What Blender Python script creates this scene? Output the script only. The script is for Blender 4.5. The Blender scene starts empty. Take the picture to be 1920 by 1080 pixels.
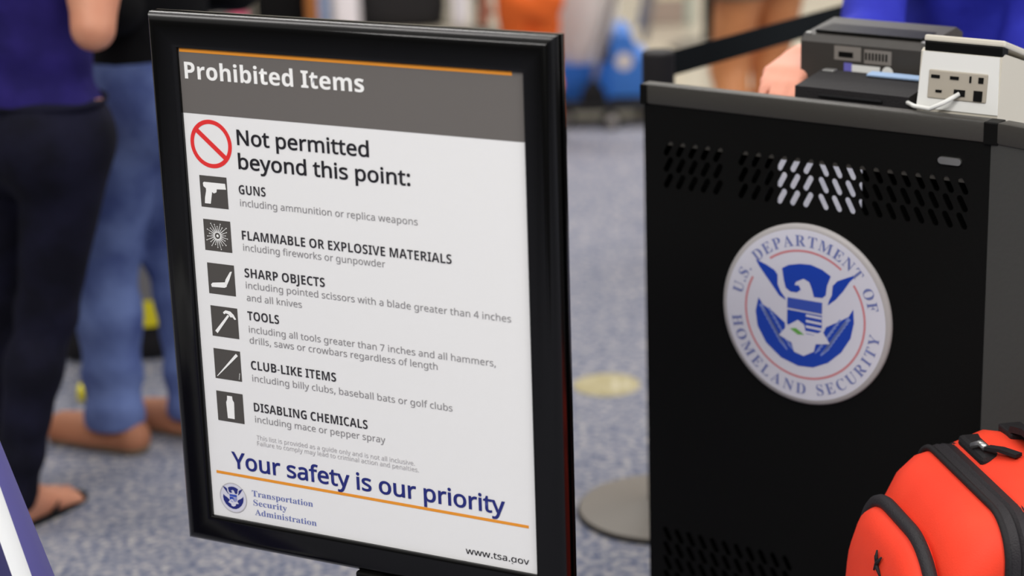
import bpy, bmesh, math, random, os
import numpy as np
from mathutils import Vector, Matrix, Euler
random.seed(7)
C = bpy.context.scene.collection
PI = math.pi

# ------------------------------------------------------------------ camera, world, lights, exposure
cam = bpy.data.cameras.new('camera'); co = bpy.data.objects.new('camera', cam); C.objects.link(co)
bpy.context.scene.camera = co
FPX, PITCH, ROLL, HC = 4029.1, 0.2991, -0.0314, 1.8
cam.sensor_width = 36.0; cam.lens = 36.0 * FPX / 1920.0
cam.clip_start = 0.05; cam.clip_end = 100
fwd = Vector((0, math.cos(PITCH), -math.sin(PITCH))); up0 = Vector((0, math.sin(PITCH), math.cos(PITCH))); rt0 = Vector((1, 0, 0))
rt = math.cos(ROLL) * rt0 + math.sin(ROLL) * up0; up = -math.sin(ROLL) * rt0 + math.cos(ROLL) * up0
M = Matrix((rt, up, -fwd)).transposed().to_4x4(); M.translation = (0, 0, HC); co.matrix_world = M
cam.dof.use_dof = True; cam.dof.focus_distance = 3.08; cam.dof.aperture_fstop = 2.2

vs = bpy.context.scene.view_settings
vs.view_transform = 'Standard'; vs.look = 'None'; vs.gamma = 1.0; vs.exposure = 0.0; vs.use_curve_mapping = False

W = bpy.data.worlds.new('hall_light'); bpy.context.scene.world = W; W.use_nodes = True
nt = W.node_tree; nt.nodes.clear()
wo = nt.nodes.new('ShaderNodeOutputWorld'); bg = nt.nodes.new('ShaderNodeBackground')
tc = nt.nodes.new('ShaderNodeTexCoord'); sep = nt.nodes.new('ShaderNodeSeparateXYZ'); mr = nt.nodes.new('ShaderNodeMapRange')
mr.interpolation_type = 'SMOOTHSTEP'; mr.inputs[1].default_value = 0.1; mr.inputs[2].default_value = 0.75
mr.inputs[3].default_value = 0.07; mr.inputs[4].default_value = 0.66
nt.links.new(tc.outputs['Generated'], sep.inputs[0]); nt.links.new(sep.outputs[2], mr.inputs[0])
bg.inputs[0].default_value = (1.0, 0.97, 0.94, 1); nt.links.new(mr.outputs[0], bg.inputs[1]); nt.links.new(bg.outputs[0], wo.inputs[0])

def area(name, loc, target, sx, sy, power, col=(1, 0.975, 0.945)):
    l = bpy.data.lights.new(name, 'AREA'); l.shape = 'RECTANGLE'; l.size = sx; l.size_y = sy; l.energy = power; l.color = col
    o = bpy.data.objects.new(name, l); C.objects.link(o); o.location = loc
    o.rotation_euler = (Vector(target) - Vector(loc)).to_track_quat('-Z', 'Y').to_euler()
    return o
# rows of ceiling fixtures over the checkpoint hall
area('ceiling_lamp', (-1.8, 0.2, 3.6), (-1.8, 0.2, 0), 2.4, 0.6, 150)
area('ceiling_lamp', (1.2, 0.2, 3.6), (1.2, 0.2, 0), 2.4, 0.6, 95)
area('ceiling_lamp', (-1.6, 4.4, 3.6), (-1.6, 4.4, 0), 2.4, 0.6, 34)
area('ceiling_lamp', (1.6, 4.4, 3.6), (1.6, 4.4, 0), 2.4, 0.6, 34)
area('ceiling_lamp', (-1.2, 8.0, 3.6), (-1.2, 8.0, 0), 2.4, 0.8, 75)
area('ceiling_lamp', (1.8, 8.0, 3.6), (1.8, 8.0, 0), 2.4, 0.8, 75)
area('ceiling_lamp', (2.2, 10.6, 3.7), (2.2, 10.6, 0), 4.0, 1.0, 95)
# soft fill added out of view at right, brightening frame edge and podium wing
area('right_fill_lamp', (5.5, 2.2, 1.9), (0.4, 3.2, 0.8), 3.0, 2.2, 130, (0.96, 0.97, 1.0))

# ------------------------------------------------------------------ materials
def lin(c):
    return tuple(((x / 255) / 12.92 if x / 255 <= 0.04045 else ((x / 255 + 0.055) / 1.055) ** 2.4) for x in c)
def mat(name, rgb, rough=0.6, spec=0.5, metal=0.0, bump=None, noise=None, coat=0.0, sheen=0.0):
    m = bpy.data.materials.new(name); m.use_nodes = True; n = m.node_tree; p = n.nodes['Principled BSDF']
    c = (*lin(rgb), 1)
    p.inputs['Base Color'].default_value = c; p.inputs['Roughness'].default_value = rough
    p.inputs['Specular IOR Level'].default_value = spec; p.inputs['Metallic'].default_value = metal
    p.inputs['Coat Weight'].default_value = coat; p.inputs['Sheen Weight'].default_value = sheen
    if noise or bump:
        t = n.nodes.new('ShaderNodeTexCoord')
    if noise:                      # (rgb2, scale)
        nz = n.nodes.new('ShaderNodeTexNoise'); nz.inputs['Scale'].default_value = noise[1]; nz.inputs['Detail'].default_value = 4
        mx = n.nodes.new('ShaderNodeMix'); mx.data_type = 'RGBA'
        rp = n.nodes.new('ShaderNodeMapRange'); rp.inputs[1].default_value = 0.38; rp.inputs[2].default_value = 0.62
        n.links.new(t.outputs['Object'], nz.inputs['Vector']); n.links.new(nz.outputs['Fac'], rp.inputs[0]); n.links.new(rp.outputs[0], mx.inputs[0])
        mx.inputs[6].default_value = c; mx.inputs[7].default_value = (*lin(noise[0]), 1)
        n.links.new(mx.outputs[2], p.inputs['Base Color'])
    if bump:                       # (scale, strength)
        nb = n.nodes.new('ShaderNodeTexNoise'); nb.inputs['Scale'].default_value = bump[0]; nb.inputs['Detail'].default_value = 3
        b = n.nodes.new('ShaderNodeBump'); b.inputs['Strength'].default_value = bump[1]; b.inputs['Distance'].default_value = 0.01
        n.links.new(t.outputs['Object'], nb.inputs['Vector']); n.links.new(nb.outputs['Fac'], b.inputs['Height']); n.links.new(b.outputs[0], p.inputs['Normal'])
    return m

def carpet_mat():
    m = bpy.data.materials.new('speckled_carpet'); m.use_nodes = True; n = m.node_tree; p = n.nodes['Principled BSDF']
    p.inputs['Roughness'].default_value = 0.95; p.inputs['Specular IOR Level'].default_value = 0.15
    t = n.nodes.new('ShaderNodeTexCoord')
    a = n.nodes.new('ShaderNodeTexNoise'); a.inputs['Scale'].default_value = 55; a.inputs['Detail'].default_value = 2.0; a.inputs['Roughness'].default_value = 0.6
    r = n.nodes.new('ShaderNodeValToRGB'); e = r.color_ramp.elements
    e[0].position = 0.34; e[0].color = (*lin((80, 86, 110)), 1); e[1].position = 0.68; e[1].color = (*lin((172, 169, 167)), 1)
    x = e.new(0.45); x.color = (*lin((114, 118, 134)), 1); x = e.new(0.56); x.color = (*lin((141, 140, 145)), 1)
    v = n.nodes.new('ShaderNodeTexNoise'); v.inputs['Scale'].default_value = 11; v.inputs['Detail'].default_value = 3
    mx = n.nodes.new('ShaderNodeMix'); mx.data_type = 'RGBA'; mx.blend_type = 'OVERLAY'; mx.inputs[0].default_value = 0.45
    r2 = n.nodes.new('ShaderNodeValToRGB'); r2.color_ramp.elements[0].position = 0.35; r2.color_ramp.elements[0].color = (.36, .38, .43, 1); r2.color_ramp.elements[1].position = 0.65; r2.color_ramp.elements[1].color = (.62, .60, .58, 1)
    n.links.new(t.outputs['Object'], a.inputs['Vector']); n.links.new(t.outputs['Object'], v.inputs['Vector'])
    n.links.new(a.outputs['Fac'], r.inputs[0]); n.links.new(v.outputs['Fac'], r2.inputs[0])
    n.links.new(r.outputs[0], mx.inputs[6]); n.links.new(r2.outputs[0], mx.inputs[7]); n.links.new(mx.outputs[2], p.inputs['Base Color'])
    b = n.nodes.new('ShaderNodeBump'); b.inputs['Strength'].default_value = 0.4; b.inputs['Distance'].default_value = 0.004
    n.links.new(a.outputs['Fac'], b.inputs['Height']); n.links.new(b.outputs[0], p.inputs['Normal'])
    return m

def tile_mat():
    m = bpy.data.materials.new('beige_floor_tile'); m.use_nodes = True; n = m.node_tree; p = n.nodes['Principled BSDF']
    p.inputs['Roughness'].default_value = 0.22
    t = n.nodes.new('ShaderNodeTexCoord'); b = n.nodes.new('ShaderNodeTexBrick'); b.offset = 0; b.inputs['Scale'].default_value = 1
    b.inputs['Brick Width'].default_value = 0.6; b.inputs['Row Height'].default_value = 0.6; b.inputs['Mortar Size'].default_value = 0.006
    b.inputs['Color1'].default_value = (*lin((178, 169, 152)), 1); b.inputs['Color2'].default_value = (*lin((170, 161, 145)), 1); b.inputs['Mortar'].default_value = (*lin((150, 142, 130)), 1)
    n.links.new(t.outputs['Object'], b.inputs['Vector']); n.links.new(b.outputs['Color'], p.inputs['Base Color'])
    return m

K = dict(
    carpet=carpet_mat(), tile=tile_mat(),
    wall=mat('painted_wall', (205, 200, 186), 0.7, bump=(60, 0.1)),
    trim=mat('grey_trim', (120, 112, 102), 0.5),
    gloss_black=mat('gloss_black_plastic', (5, 5, 5), 0.2, 0.3, bump=(14, 0.02)),
    black_metal=mat('black_powder_coat', (10, 10, 9), 0.5, 0.14, bump=(180, 0.05)),
    black_hollow=mat('black_interior', (4, 4, 4), 0.8, 0.1),
    worktop=mat('charcoal_laminate', (58, 56, 52), 0.45, 0.4, bump=(120, 0.05)),
    grey_panel=mat('reflection_grey_panel', (64, 64, 62), 0.5, 0.4, bump=(120, 0.05)),  # base tone lightened to hold light reflected from the right
    paper=mat('white_poster_paper', (232, 232, 232), 0.45, 0.3),
    header=mat('grey_print', (104, 100, 97), 0.5, 0.3, bump=(8, 0.02)),
    white_ink=mat('white_print', (242, 242, 240), 0.5, 0.3),
    orange_ink=mat('orange_print', (232, 150, 48), 0.5, 0.3),
    black_ink=mat('black_print', (34, 33, 38), 0.5, 0.3),
    dark_ink=mat('dark_grey_print', (52, 50, 54), 0.5, 0.3),
    grey_ink=mat('mid_grey_print', (146, 144, 146), 0.5, 0.3),
    pale_ink=mat('pale_grey_print', (184, 182, 184), 0.5, 0.3),
    navy_ink=mat('navy_print', (36, 44, 118), 0.5, 0.3),
    red_ink=mat('red_print', (226, 52, 52), 0.5, 0.3),
    picto=mat('pictogram_grey_print', (78, 75, 72), 0.5, 0.3),
    tan_ink=mat('tan_print', (196, 180, 120), 0.5, 0.3),
    seal_white=mat('seal_white', (214, 214, 226), 0.4, 0.4),
    seal_rim=mat('seal_grey_rim', (176, 172, 172), 0.4, 0.4),
    seal_blue=mat('seal_blue', (26, 66, 176), 0.4, 0.4),
    seal_mid=mat('seal_mid_blue', (58, 84, 180), 0.4, 0.4),
    seal_pale=mat('seal_pale_blue', (128, 146, 208), 0.4, 0.4),
    seal_letter=mat('seal_letter_blue', (112, 122, 176), 0.4, 0.4),
    seal_red=mat('seal_red', (206, 130, 136), 0.4, 0.4),
    seal_green=mat('seal_green', (104, 168, 80), 0.4, 0.4),
    chrome=mat('brushed_steel', (190, 190, 188), 0.35, 0.5, 0.9),
    grey_base=mat('grey_weighted_base', (112, 106, 98), 0.5, 0.4),
    rubber=mat('black_rubber', (22, 22, 24), 0.8, 0.2),
    belt=mat('black_webbing', (20, 24, 26), 0.85, 0.15),
    red_bag=mat('red_nylon', (250, 72, 46), 0.62, 0.25, bump=(500, 0.12), noise=((243, 66, 42), 6)),
    black_nylon=mat('black_nylon', (30, 28, 30), 0.7, 0.3, bump=(300, 0.2)),
    zip=mat('charcoal_zip_tape', (38, 35, 38), 0.6, 0.35, bump=(400, 0.25)),
    device_white=mat('white_plastic', (230, 230, 226), 0.4, 0.4),
    device_side=mat('beige_plastic', (206, 200, 186), 0.45, 0.4),
    device_panel=mat('grey_port_plate', (172, 164, 150), 0.45, 0.4),
    dark_plastic=mat('dark_plastic', (58, 55, 52), 0.5, 0.4, bump=(90, 0.05)),
    label_grey=mat('grey_label', (128, 122, 116), 0.6),
    label_violet=mat('violet_label', (108, 104, 190), 0.6),
    light_blue=mat('pale_blue_paper', (150, 176, 210), 0.6),
    skin=mat('light_skin', (208, 146, 116), 0.5, 0.4, noise=((198, 132, 104), 9)),
    skin_pink=mat('pink_skin', (232, 160, 136), 0.5, 0.4),
    skin_tan=mat('tan_skin', (200, 132, 82), 0.45, 0.4, noise=((184, 116, 70), 6)),
    nail=mat('red_nail', (220, 60, 50), 0.3),
    navy_top=mat('navy_knit', (42, 34, 104), 0.85, 0.15, bump=(40, 0.3), noise=((34, 28, 88), 12)),
    dark_denim=mat('dark_navy_denim', (22, 22, 40), 0.85, 0.15, bump=(30, 0.3), noise=((14, 14, 26), 10)),
    blue_denim=mat('light_blue_denim', (110, 128, 178), 0.85, 0.15, bump=(22, 0.5), noise=((74, 88, 140), 7)),
    black_cloth=mat('black_cloth', (14, 14, 16), 0.85, 0.15, bump=(30, 0.3)),
    royal=mat('royal_blue_shirt', (48, 54, 176), 0.8, 0.2, bump=(16, 0.6), noise=((40, 44, 160), 9)),
    orange_cloth=mat('orange_cloth', (236, 108, 44), 0.8, 0.2, bump=(18, 0.5)),
    pink_cloth=mat('pink_cloth', (226, 108, 140), 0.8, 0.2),
    khaki=mat('khaki_cloth', (120, 104, 84), 0.85, 0.15, bump=(22, 0.4)),
    brown_leather=mat('brown_leather', (168, 112, 84), 0.6, 0.3, bump=(60, 0.15)),
    sole=mat('tan_sole', (120, 104, 84), 0.8, 0.2),
    hair=mat('dark_hair', (38, 26, 20), 0.6, 0.3, bump=(60, 0.5)),
    eye=mat('eye_dark', (30, 22, 18), 0.3), lip=mat('lip', (176, 88, 84), 0.5),
    grey_nylon=mat('grey_nylon', (120, 118, 118), 0.7, 0.3, bump=(200, 0.2)),
    yellow=mat('yellow_vinyl', (226, 212, 40), 0.6, 0.3),
    cart_blue=mat('blue_cart_plastic', (44, 112, 206), 0.45, 0.4), cart_blue_pale=mat('mid_blue_plastic', (66, 128, 214), 0.45, 0.4),
    cart_white=mat('pale_grey_bag', (228, 221, 214), 0.6, 0.3, bump=(20, 0.3)),
    tube=mat('grey_steel_tube', (158, 152, 146), 0.4, 0.5, 0.0),
    cream=mat('cream_panel', (214, 206, 180), 0.6), brownish=mat('taupe_reflection', (160, 142, 130), 0.6), greenish=mat('pale_green_edge', (168, 176, 164), 0.6),
    tan_case=mat('tan_leather', (176, 112, 60), 0.6, 0.3), blue_case=mat('pale_blue_vinyl', (150, 166, 200), 0.6, 0.3),
    white_bag=mat('white_plastic_bag', (226, 220, 226), 0.5, 0.4, bump=(20, 0.4)),
    sticker=mat('yellowed_floor_sticker', (160, 150, 112), 0.7, 0.2, noise=((172, 162, 130), 20)),
    sticker_white=mat('sticker_white', (186, 178, 150), 0.7),
)
# navy bag with white stripes: pattern by the bag's own coordinates
def stripe_mat():
    m = bpy.data.materials.new('navy_and_white_stripe'); m.use_nodes = True; n = m.node_tree; p = n.nodes['Principled BSDF']; p.inputs['Roughness'].default_value = 0.6
    t = n.nodes.new('ShaderNodeTexCoord'); s = n.nodes.new('ShaderNodeSeparateXYZ')
    q = n.nodes.new('ShaderNodeMath'); q.operation = 'MULTIPLY_ADD'; q.inputs[1].default_value = 0.25
    n.links.new(t.outputs['Object'], s.inputs[0]); n.links.new(s.outputs[2], q.inputs[0]); n.links.new(s.outputs[0], q.inputs[2])
    mr = n.nodes.new('ShaderNodeMapRange'); mr.inputs[1].default_value = 0.213; mr.inputs[2].default_value = 0.333; n.links.new(q.outputs[0], mr.inputs[0])
    def ramp(cols):
        r = n.nodes.new('ShaderNodeValToRGB'); r.color_ramp.interpolation = 'CONSTANT'; e = r.color_ramp.elements
        e[0].position = 0; e[0].color = cols[0][1]; e[1].position = cols[1][0]; e[1].color = cols[1][1]
        for pos, c in cols[2:]: x = e.new(pos); x.color = c
        n.links.new(mr.outputs[0], r.inputs[0]); return r
    navy = (*lin((40, 38, 86)), 1); wh = (*lin((226, 228, 228)), 1); vi = (*lin((84, 80, 146)), 1)
    hi = ramp([(0, wh), (0.66, navy), (0.77, wh), (0.955, vi)]); lo = ramp([(0, navy), (0.80, wh), (0.955, vi)])
    g = n.nodes.new('ShaderNodeMath'); g.operation = 'GREATER_THAN'; g.inputs[1].default_value = 0.655; n.links.new(s.outputs[2], g.inputs[0])
    mx = n.nodes.new('ShaderNodeMix'); mx.data_type = 'RGBA'; n.links.new(g.outputs[0], mx.inputs[0]); n.links.new(lo.outputs[0], mx.inputs[6]); n.links.new(hi.outputs[0], mx.inputs[7]); n.links.new(mx.outputs[2], p.inputs['Base Color'])
    return m
K['stripe'] = stripe_mat()

# ------------------------------------------------------------------ builders
def link(name, me, m, parent=None, smooth=False, loc=None):
    o = bpy.data.objects.new(name, me); C.objects.link(o)
    if m is not None: me.materials.clear(); me.materials.append(K[m] if isinstance(m, str) else m)
    if smooth: me.polygons.foreach_set('use_smooth', [True] * len(me.polygons))
    if parent is not None: o.parent = parent
    if loc is not None: o.location = loc
    return o
def tag(o, label=None, cat=None, group=None, kind=None):
    if label: o['label'] = label
    if cat: o['category'] = cat
    if group: o['group'] = group
    if kind: o['kind'] = kind
    return o
def thing(name, label, cat, loc=(0, 0, 0), rz=0.0, group=None):
    o = bpy.data.objects.new(name, None); o.empty_display_size = 0.1; C.objects.link(o)
    o.location = loc; o.rotation_euler = (0, 0, rz)
    return tag(o, label, cat, group)
class MB:
    def __init__(s): s.bm = bmesh.new()
    def box(s, x0, x1, y0, y1, z0, z1, bev=0.0, seg=2, mtx=None):
        b = bmesh.new(); bmesh.ops.create_cube(b, size=1)
        for v in b.verts: v.co = Vector(((x0 + x1) / 2 + v.co.x * (x1 - x0), (y0 + y1) / 2 + v.co.y * (y1 - y0), (z0 + z1) / 2 + v.co.z * (z1 - z0)))
        if bev: bmesh.ops.bevel(b, geom=b.edges[:], offset=bev, segments=seg, profile=0.5, affect='EDGES')
        if mtx: bmesh.ops.transform(b, matrix=mtx, verts=b.verts)
        s.add(b); return s
    def add(s, b):
        me = bpy.data.meshes.new('t'); b.to_mesh(me); b.free(); s.bm.from_mesh(me); bpy.data.meshes.remove(me)
    def poly(s, pts, y=0.0, thick=0.0):          # polygon in the x-z plane at depth y (front faces -y)
        vs_ = [s.bm.verts.new((p[0], y, p[1])) for p in pts]
        ar = sum(pts[i][0] * pts[(i + 1) % len(pts)][1] - pts[(i + 1) % len(pts)][0] * pts[i][1] for i in range(len(pts)))
        if ar < 0: vs_.reverse()
        f = s.bm.faces.new(vs_)
        if thick:
            r = bmesh.ops.extrude_face_region(s.bm, geom=[f])
            for v in r['geom']:
                if isinstance(v, bmesh.types.BMVert): v.co.y += thick
        return s
    def ring(s, cx, cz, r0, r1, y, a0=0, a1=2 * PI, n=64, sx=1.0):
        full = abs(a1 - a0 - 2 * PI) < 1e-6
        vi, vo = [], []
        for i in range(n + (0 if full else 1)):
            a = a0 + (a1 - a0) * i / n
            vi.append(s.bm.verts.new((cx + r0 * sx * math.cos(a), y, cz + r0 * math.sin(a)))); vo.append(s.bm.verts.new((cx + r1 * sx * math.cos(a), y, cz + r1 * math.sin(a))))
        k = len(vi)
        for i in range(k if full else k - 1):
            j = (i + 1) % k; s.bm.faces.new((vi[i], vo[i], vo[j], vi[j]))
        return s
    def disc(s, cx, cz, r, y, n=64):
        return s.poly([(cx + r * math.cos(2 * PI * i / n), cz + r * math.sin(2 * PI * i / n)) for i in range(n)], y)
    def lathe(s, prof, n=40, cx=0, cy=0):        # prof: (r, z), closed at both ends
        rings = []
        for r, z in prof:
            if r < 1e-6: rings.append([s.bm.verts.new((cx, cy, z))])
            else: rings.append([s.bm.verts.new((cx + r * math.cos(2 * PI * i / n), cy + r * math.sin(2 * PI * i / n), z)) for i in range(n)])
        for A, B in zip(rings, rings[1:]):
            for i in range(n):
                j = (i + 1) % n
                if len(A) == 1: s.bm.faces.new((A[0], B[i], B[j]))
                elif len(B) == 1: s.bm.faces.new((A[i], B[0], A[j]))
                else: s.bm.faces.new((A[i], B[i], B[j], A[j]))
        return s
    def loft(s, loops, caps=True):
        L = [[s.bm.verts.new(p) for p in lp] for lp in loops]
        n = len(L[0])
        for A, B in zip(L, L[1:]):
            for i in range(n):
                j = (i + 1) % n; s.bm.faces.new((A[i], A[j], B[j], B[i]))
        if caps: s.bm.faces.new(list(reversed(L[0]))); s.bm.faces.new(L[-1])
        return s
    def tube(s, pts, r, n=10, flat=None, closed=False):
        pts = [Vector(p) for p in pts]; loops = []; N = len(pts); prev = None
        for i, p in enumerate(pts):
            if closed: d = pts[(i + 1) % N] - pts[i - 1]
            else: d = pts[min(i + 1, N - 1)] - pts[max(i - 1, 0)]
            d.normalize()
            if prev is None: u = d.orthogonal().normalized()
            else: u = (prev - d * prev.dot(d)).normalized()
            prev = u; w = d.cross(u); rr = r[i] if isinstance(r, (list, tuple)) else r
            loops.append([p + u * rr * math.cos(2 * PI * k / n) + w * rr * (flat or 1) * math.sin(2 * PI * k / n) for k in range(n)])
        if closed: loops.append(loops[0]); s.loft(loops, False)
        else: s.loft(loops)
        return s
    def strap(s, pts, normals, w, t):            # flat strap along pts; width along the given side vectors
        loops = []
        for i, (p, sd) in enumerate(zip(pts, normals)):
            p = Vector(p); sd = Vector(sd).normalized(); d = (Vector(pts[min(i + 1, len(pts) - 1)]) - Vector(pts[max(i - 1, 0)])).normalized(); nn = d.cross(sd).normalized()
            loops.append([p + sd * w / 2 + nn * t / 2, p - sd * w / 2 + nn * t / 2, p - sd * w / 2 - nn * t / 2, p + sd * w / 2 - nn * t / 2])
        return s.loft(loops)
    def build(s, name, m, parent=None, smooth=False, loc=None):
        bmesh.ops.recalc_face_normals(s.bm, faces=s.bm.faces) if smooth or True else None
        me = bpy.data.meshes.new(name); s.bm.to_mesh(me); s.bm.free()
        o = link(name, me, m, parent, smooth, loc)
        return o
def auto_smooth(o, ang=40):
    me = o.data; me.polygons.foreach_set('use_smooth', [True] * len(me.polygons))
    me.set_sharp_from_angle(angle=math.radians(ang)); return o

# voxel sculptor: signed distances blended on a grid, meshed by surface nets
class Vox:
    def __init__(s, lo, hi, h):
        s.lo = np.array(lo, float); s.h = h; s.n = np.ceil((np.array(hi) - s.lo) / h).astype(int) + 1
        s.f = np.full(s.n, 0.25, np.float32)
        s.ax = [s.lo[i] + h * np.arange(s.n[i]) for i in range(3)]
    def sub(s, lo, hi, m):
        a = np.clip(np.floor((np.array(lo) - m - s.lo) / s.h).astype(int), 0, s.n); b = np.clip(np.ceil((np.array(hi) + m - s.lo) / s.h).astype(int) + 1, 0, s.n)
        sl = tuple(slice(a[i], b[i]) for i in range(3))
        return sl, s.ax[0][sl[0]][:, None, None], s.ax[1][sl[1]][None, :, None], s.ax[2][sl[2]][None, None, :]
    def mix(s, sl, d, k):
        f = s.f[sl]
        if f.size == 0: return
        if k <= 0: s.f[sl] = np.minimum(f, d)
        else:
            hh = np.clip(k - np.abs(f - d), 0, None) / k
            s.f[sl] = np.minimum(f, d) - hh * hh * k * 0.25
    def cap(s, a, b, ra, rb=None, k=0.02):
        rb = ra if rb is None else rb; a = np.array(a, float); b = np.array(b, float); R = max(ra, rb)
        sl, X, Y, Z = s.sub(np.minimum(a, b) - R, np.maximum(a, b) + R, k + 3 * s.h)
        ba = b - a; L = max(ba @ ba, 1e-9)
        t = np.clip(((X - a[0]) * ba[0] + (Y - a[1]) * ba[1] + (Z - a[2]) * ba[2]) / L, 0, 1)
        d = np.sqrt((X - a[0] - t * ba[0]) ** 2 + (Y - a[1] - t * ba[1]) ** 2 + (Z - a[2] - t * ba[2]) ** 2) - (ra + (rb - ra) * t)
        s.mix(sl, d.astype(np.float32), k); return s
    def ell(s, c, r, k=0.02, rot=None, cut=False):
        c = np.array(c, float); r = np.array(r, float); R = r.max() if rot is not None else r
        sl, X, Y, Z = s.sub(c - R, c + R, k + 3 * s.h)
        X, Y, Z = X - c[0], Y - c[1], Z - c[2]
        if rot is not None:
            m = np.array(rot.transposed()); X, Y, Z = (m[i, 0] * X + m[i, 1] * Y + m[i, 2] * Z for i in range(3))
        k0 = np.sqrt((X / r[0]) ** 2 + (Y / r[1]) ** 2 + (Z / r[2]) ** 2) + 1e-6
        k1 = np.sqrt((X / r[0] ** 2) ** 2 + (Y / r[1] ** 2) ** 2 + (Z / r[2] ** 2) ** 2) + 1e-6
        d = (k0 * (k0 - 1) / k1).astype(np.float32)
        if cut: s.f[sl] = np.maximum(s.f[sl], -d)
        else: s.mix(sl, d, k)
        return s
    def plane(s, p, n):                          # keep the side the normal points away from
        n = np.array(n, float); n /= np.linalg.norm(n)
        d = (s.ax[0][:, None, None] - p[0]) * n[0] + (s.ax[1][None, :, None] - p[1]) * n[1] + (s.ax[2][None, None, :] - p[2]) * n[2]
        s.f = np.maximum(s.f, d.astype(np.float32)); return s
    def wrinkle(s, amp, fn):
        s.f = s.f + (amp * fn(s.ax[0][:, None, None], s.ax[1][None, :, None], s.ax[2][None, None, :])).astype(np.float32); return s
    def mesh(s, name):
        f = s.f.copy(); big = 0.3
        f[0], f[-1] = big, big; f[:, 0], f[:, -1] = big, big; f[:, :, 0], f[:, :, -1] = big, big
        nx, ny, nz = f.shape; ins = f < 0
        cs = np.zeros((nx - 1, ny - 1, nz - 1), int)
        for dx in (0, 1):
            for dy in (0, 1):
                for dz in (0, 1): cs += ins[dx:nx - 1 + dx, dy:ny - 1 + dy, dz:nz - 1 + dz]
        act = (cs > 0) & (cs < 8); idx = np.full(act.shape, -1, int); I = np.argwhere(act); idx[act] = np.arange(len(I))
        acc = np.zeros((len(I), 3)); cnt = np.zeros(len(I)); cor = [(0, 0, 0), (1, 0, 0), (0, 1, 0), (1, 1, 0), (0, 0, 1), (1, 0, 1), (0, 1, 1), (1, 1, 1)]
        vals = [f[I[:, 0] + c[0], I[:, 1] + c[1], I[:, 2] + c[2]] for c in cor]
        for a in range(8):
            for b in range(a + 1, 8):
                if sum(abs(cor[a][i] - cor[b][i]) for i in range(3)) != 1: continue
                va, vb = vals[a], vals[b]; m = (va < 0) != (vb < 0); t = np.where(m, va / np.where(m, va - vb, 1), 0)
                p = np.array(cor[a]) + t[:, None] * (np.array(cor[b]) - np.array(cor[a])); acc += p * m[:, None]; cnt += m
        V = (I + acc / np.maximum(cnt, 1)[:, None]) * s.h + s.lo; F = []
        for ax in range(3):
            o1, o2 = [(1, 2), (2, 0), (0, 1)][ax]
            A = ins.take(range(0, f.shape[ax] - 1), ax); B = ins.take(range(1, f.shape[ax]), ax)
            E = np.argwhere(A != B); E = E[(E[:, o1] > 0) & (E[:, o2] > 0) & (E[:, o1] < f.shape[o1] - 1) & (E[:, o2] < f.shape[o2] - 1)]
            if not len(E): continue
            flip = A[tuple(E.T)]; q = []
            for d1, d2 in ((1, 1), (0, 1), (0, 0), (1, 0)):
                e = E.copy(); e[:, o1] -= d1; e[:, o2] -= d2; q.append(idx[tuple(e.T)])
            q = np.stack(q, 1); q[~flip] = q[~flip][:, ::-1]; F.append(q)
        F = np.concatenate(F); me = bpy.data.meshes.new(name)
        me.vertices.add(len(V)); me.vertices.foreach_set('co', V.ravel()); me.loops.add(F.size); me.loops.foreach_set('vertex_index', F.ravel())
        me.polygons.add(len(F)); me.polygons.foreach_set('loop_start', np.arange(len(F)) * 4)
        me.update(calc_edges=True); me.validate()
        me.polygons.foreach_set('use_smooth', [True] * len(me.polygons)); return me

# ------------------------------------------------------------------ lettering
_fd = os.path.join(bpy.utils.system_resource('DATAFILES') or '', 'fonts')
def font(fn):
    try: return bpy.data.fonts.load(os.path.join(_fd, fn))
    except Exception: return None
SANS = SERIF = font('NotoSansMath-Regular.woff2')
def serif(s):
    if SERIF is None: return s
    return ''.join(chr(0x1D400 + ord(c) - 65) if 'A' <= c <= 'Z' else chr(0x1D41A + ord(c) - 97) if 'a' <= c <= 'z' else c for c in s)
def sansbold(s):
    if SANS is None: return s
    return ''.join(chr(0x1D5D4 + ord(c) - 65) if 'A' <= c <= 'Z' else chr(0x1D5EE + ord(c) - 97) if 'a' <= c <= 'z' else c for c in s)
def glyphs0(body, f, offset):
    cu = bpy.data.curves.new('t', 'FONT'); cu.body = body; cu.size = 1; cu.offset = offset; cu.resolution_u = 3
    if f: cu.font = f
    o = bpy.data.objects.new('t', cu); C.objects.link(o); bpy.context.view_layer.update()
    me = bpy.data.meshes.new_from_object(o.evaluated_get(bpy.context.evaluated_depsgraph_get()))
    bpy.data.objects.remove(o); bpy.data.curves.remove(cu)
    co_ = np.zeros(len(me.vertices) * 3); me.vertices.foreach_get('co', co_); return me, co_.reshape(-1, 3)
_gc = {}
def width(b, f):
    me, c = glyphs0(b, f, 0); w = c[:, 0].max() - c[:, 0].min(); bpy.data.meshes.remove(me); return w
def glyphs(body, f=None, offset=0.0):
    """one mesh for a line of letters, laid out letter by letter"""
    bm = bmesh.new(); x = 0
    hh = _gc.setdefault(('HH', f), width('HH', f) if ('HH', f) not in _gc else 0)
    for ch in body:
        k = (ch, f); of = offset
        if k not in _gc: _gc[k] = width('H' + ch + 'H', f) - hh
        adv = _gc[k]
        if ch != ' ':
            if (ch, f, of) not in _gc: _gc[(ch, f, of)] = glyphs0(ch, f, of)[0]
            me = _gc[(ch, f, of)]; n0 = len(bm.verts); bm.from_mesh(me); bm.verts.ensure_lookup_table()
            for v in bm.verts[n0:]: v.co.x += x
        x += adv
    me = bpy.data.meshes.new('letters'); bm.to_mesh(me); bm.free()
    co_ = np.zeros(len(me.vertices) * 3); me.vertices.foreach_get('co', co_); return me, co_.reshape(-1, 3)
_capc = {}
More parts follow.
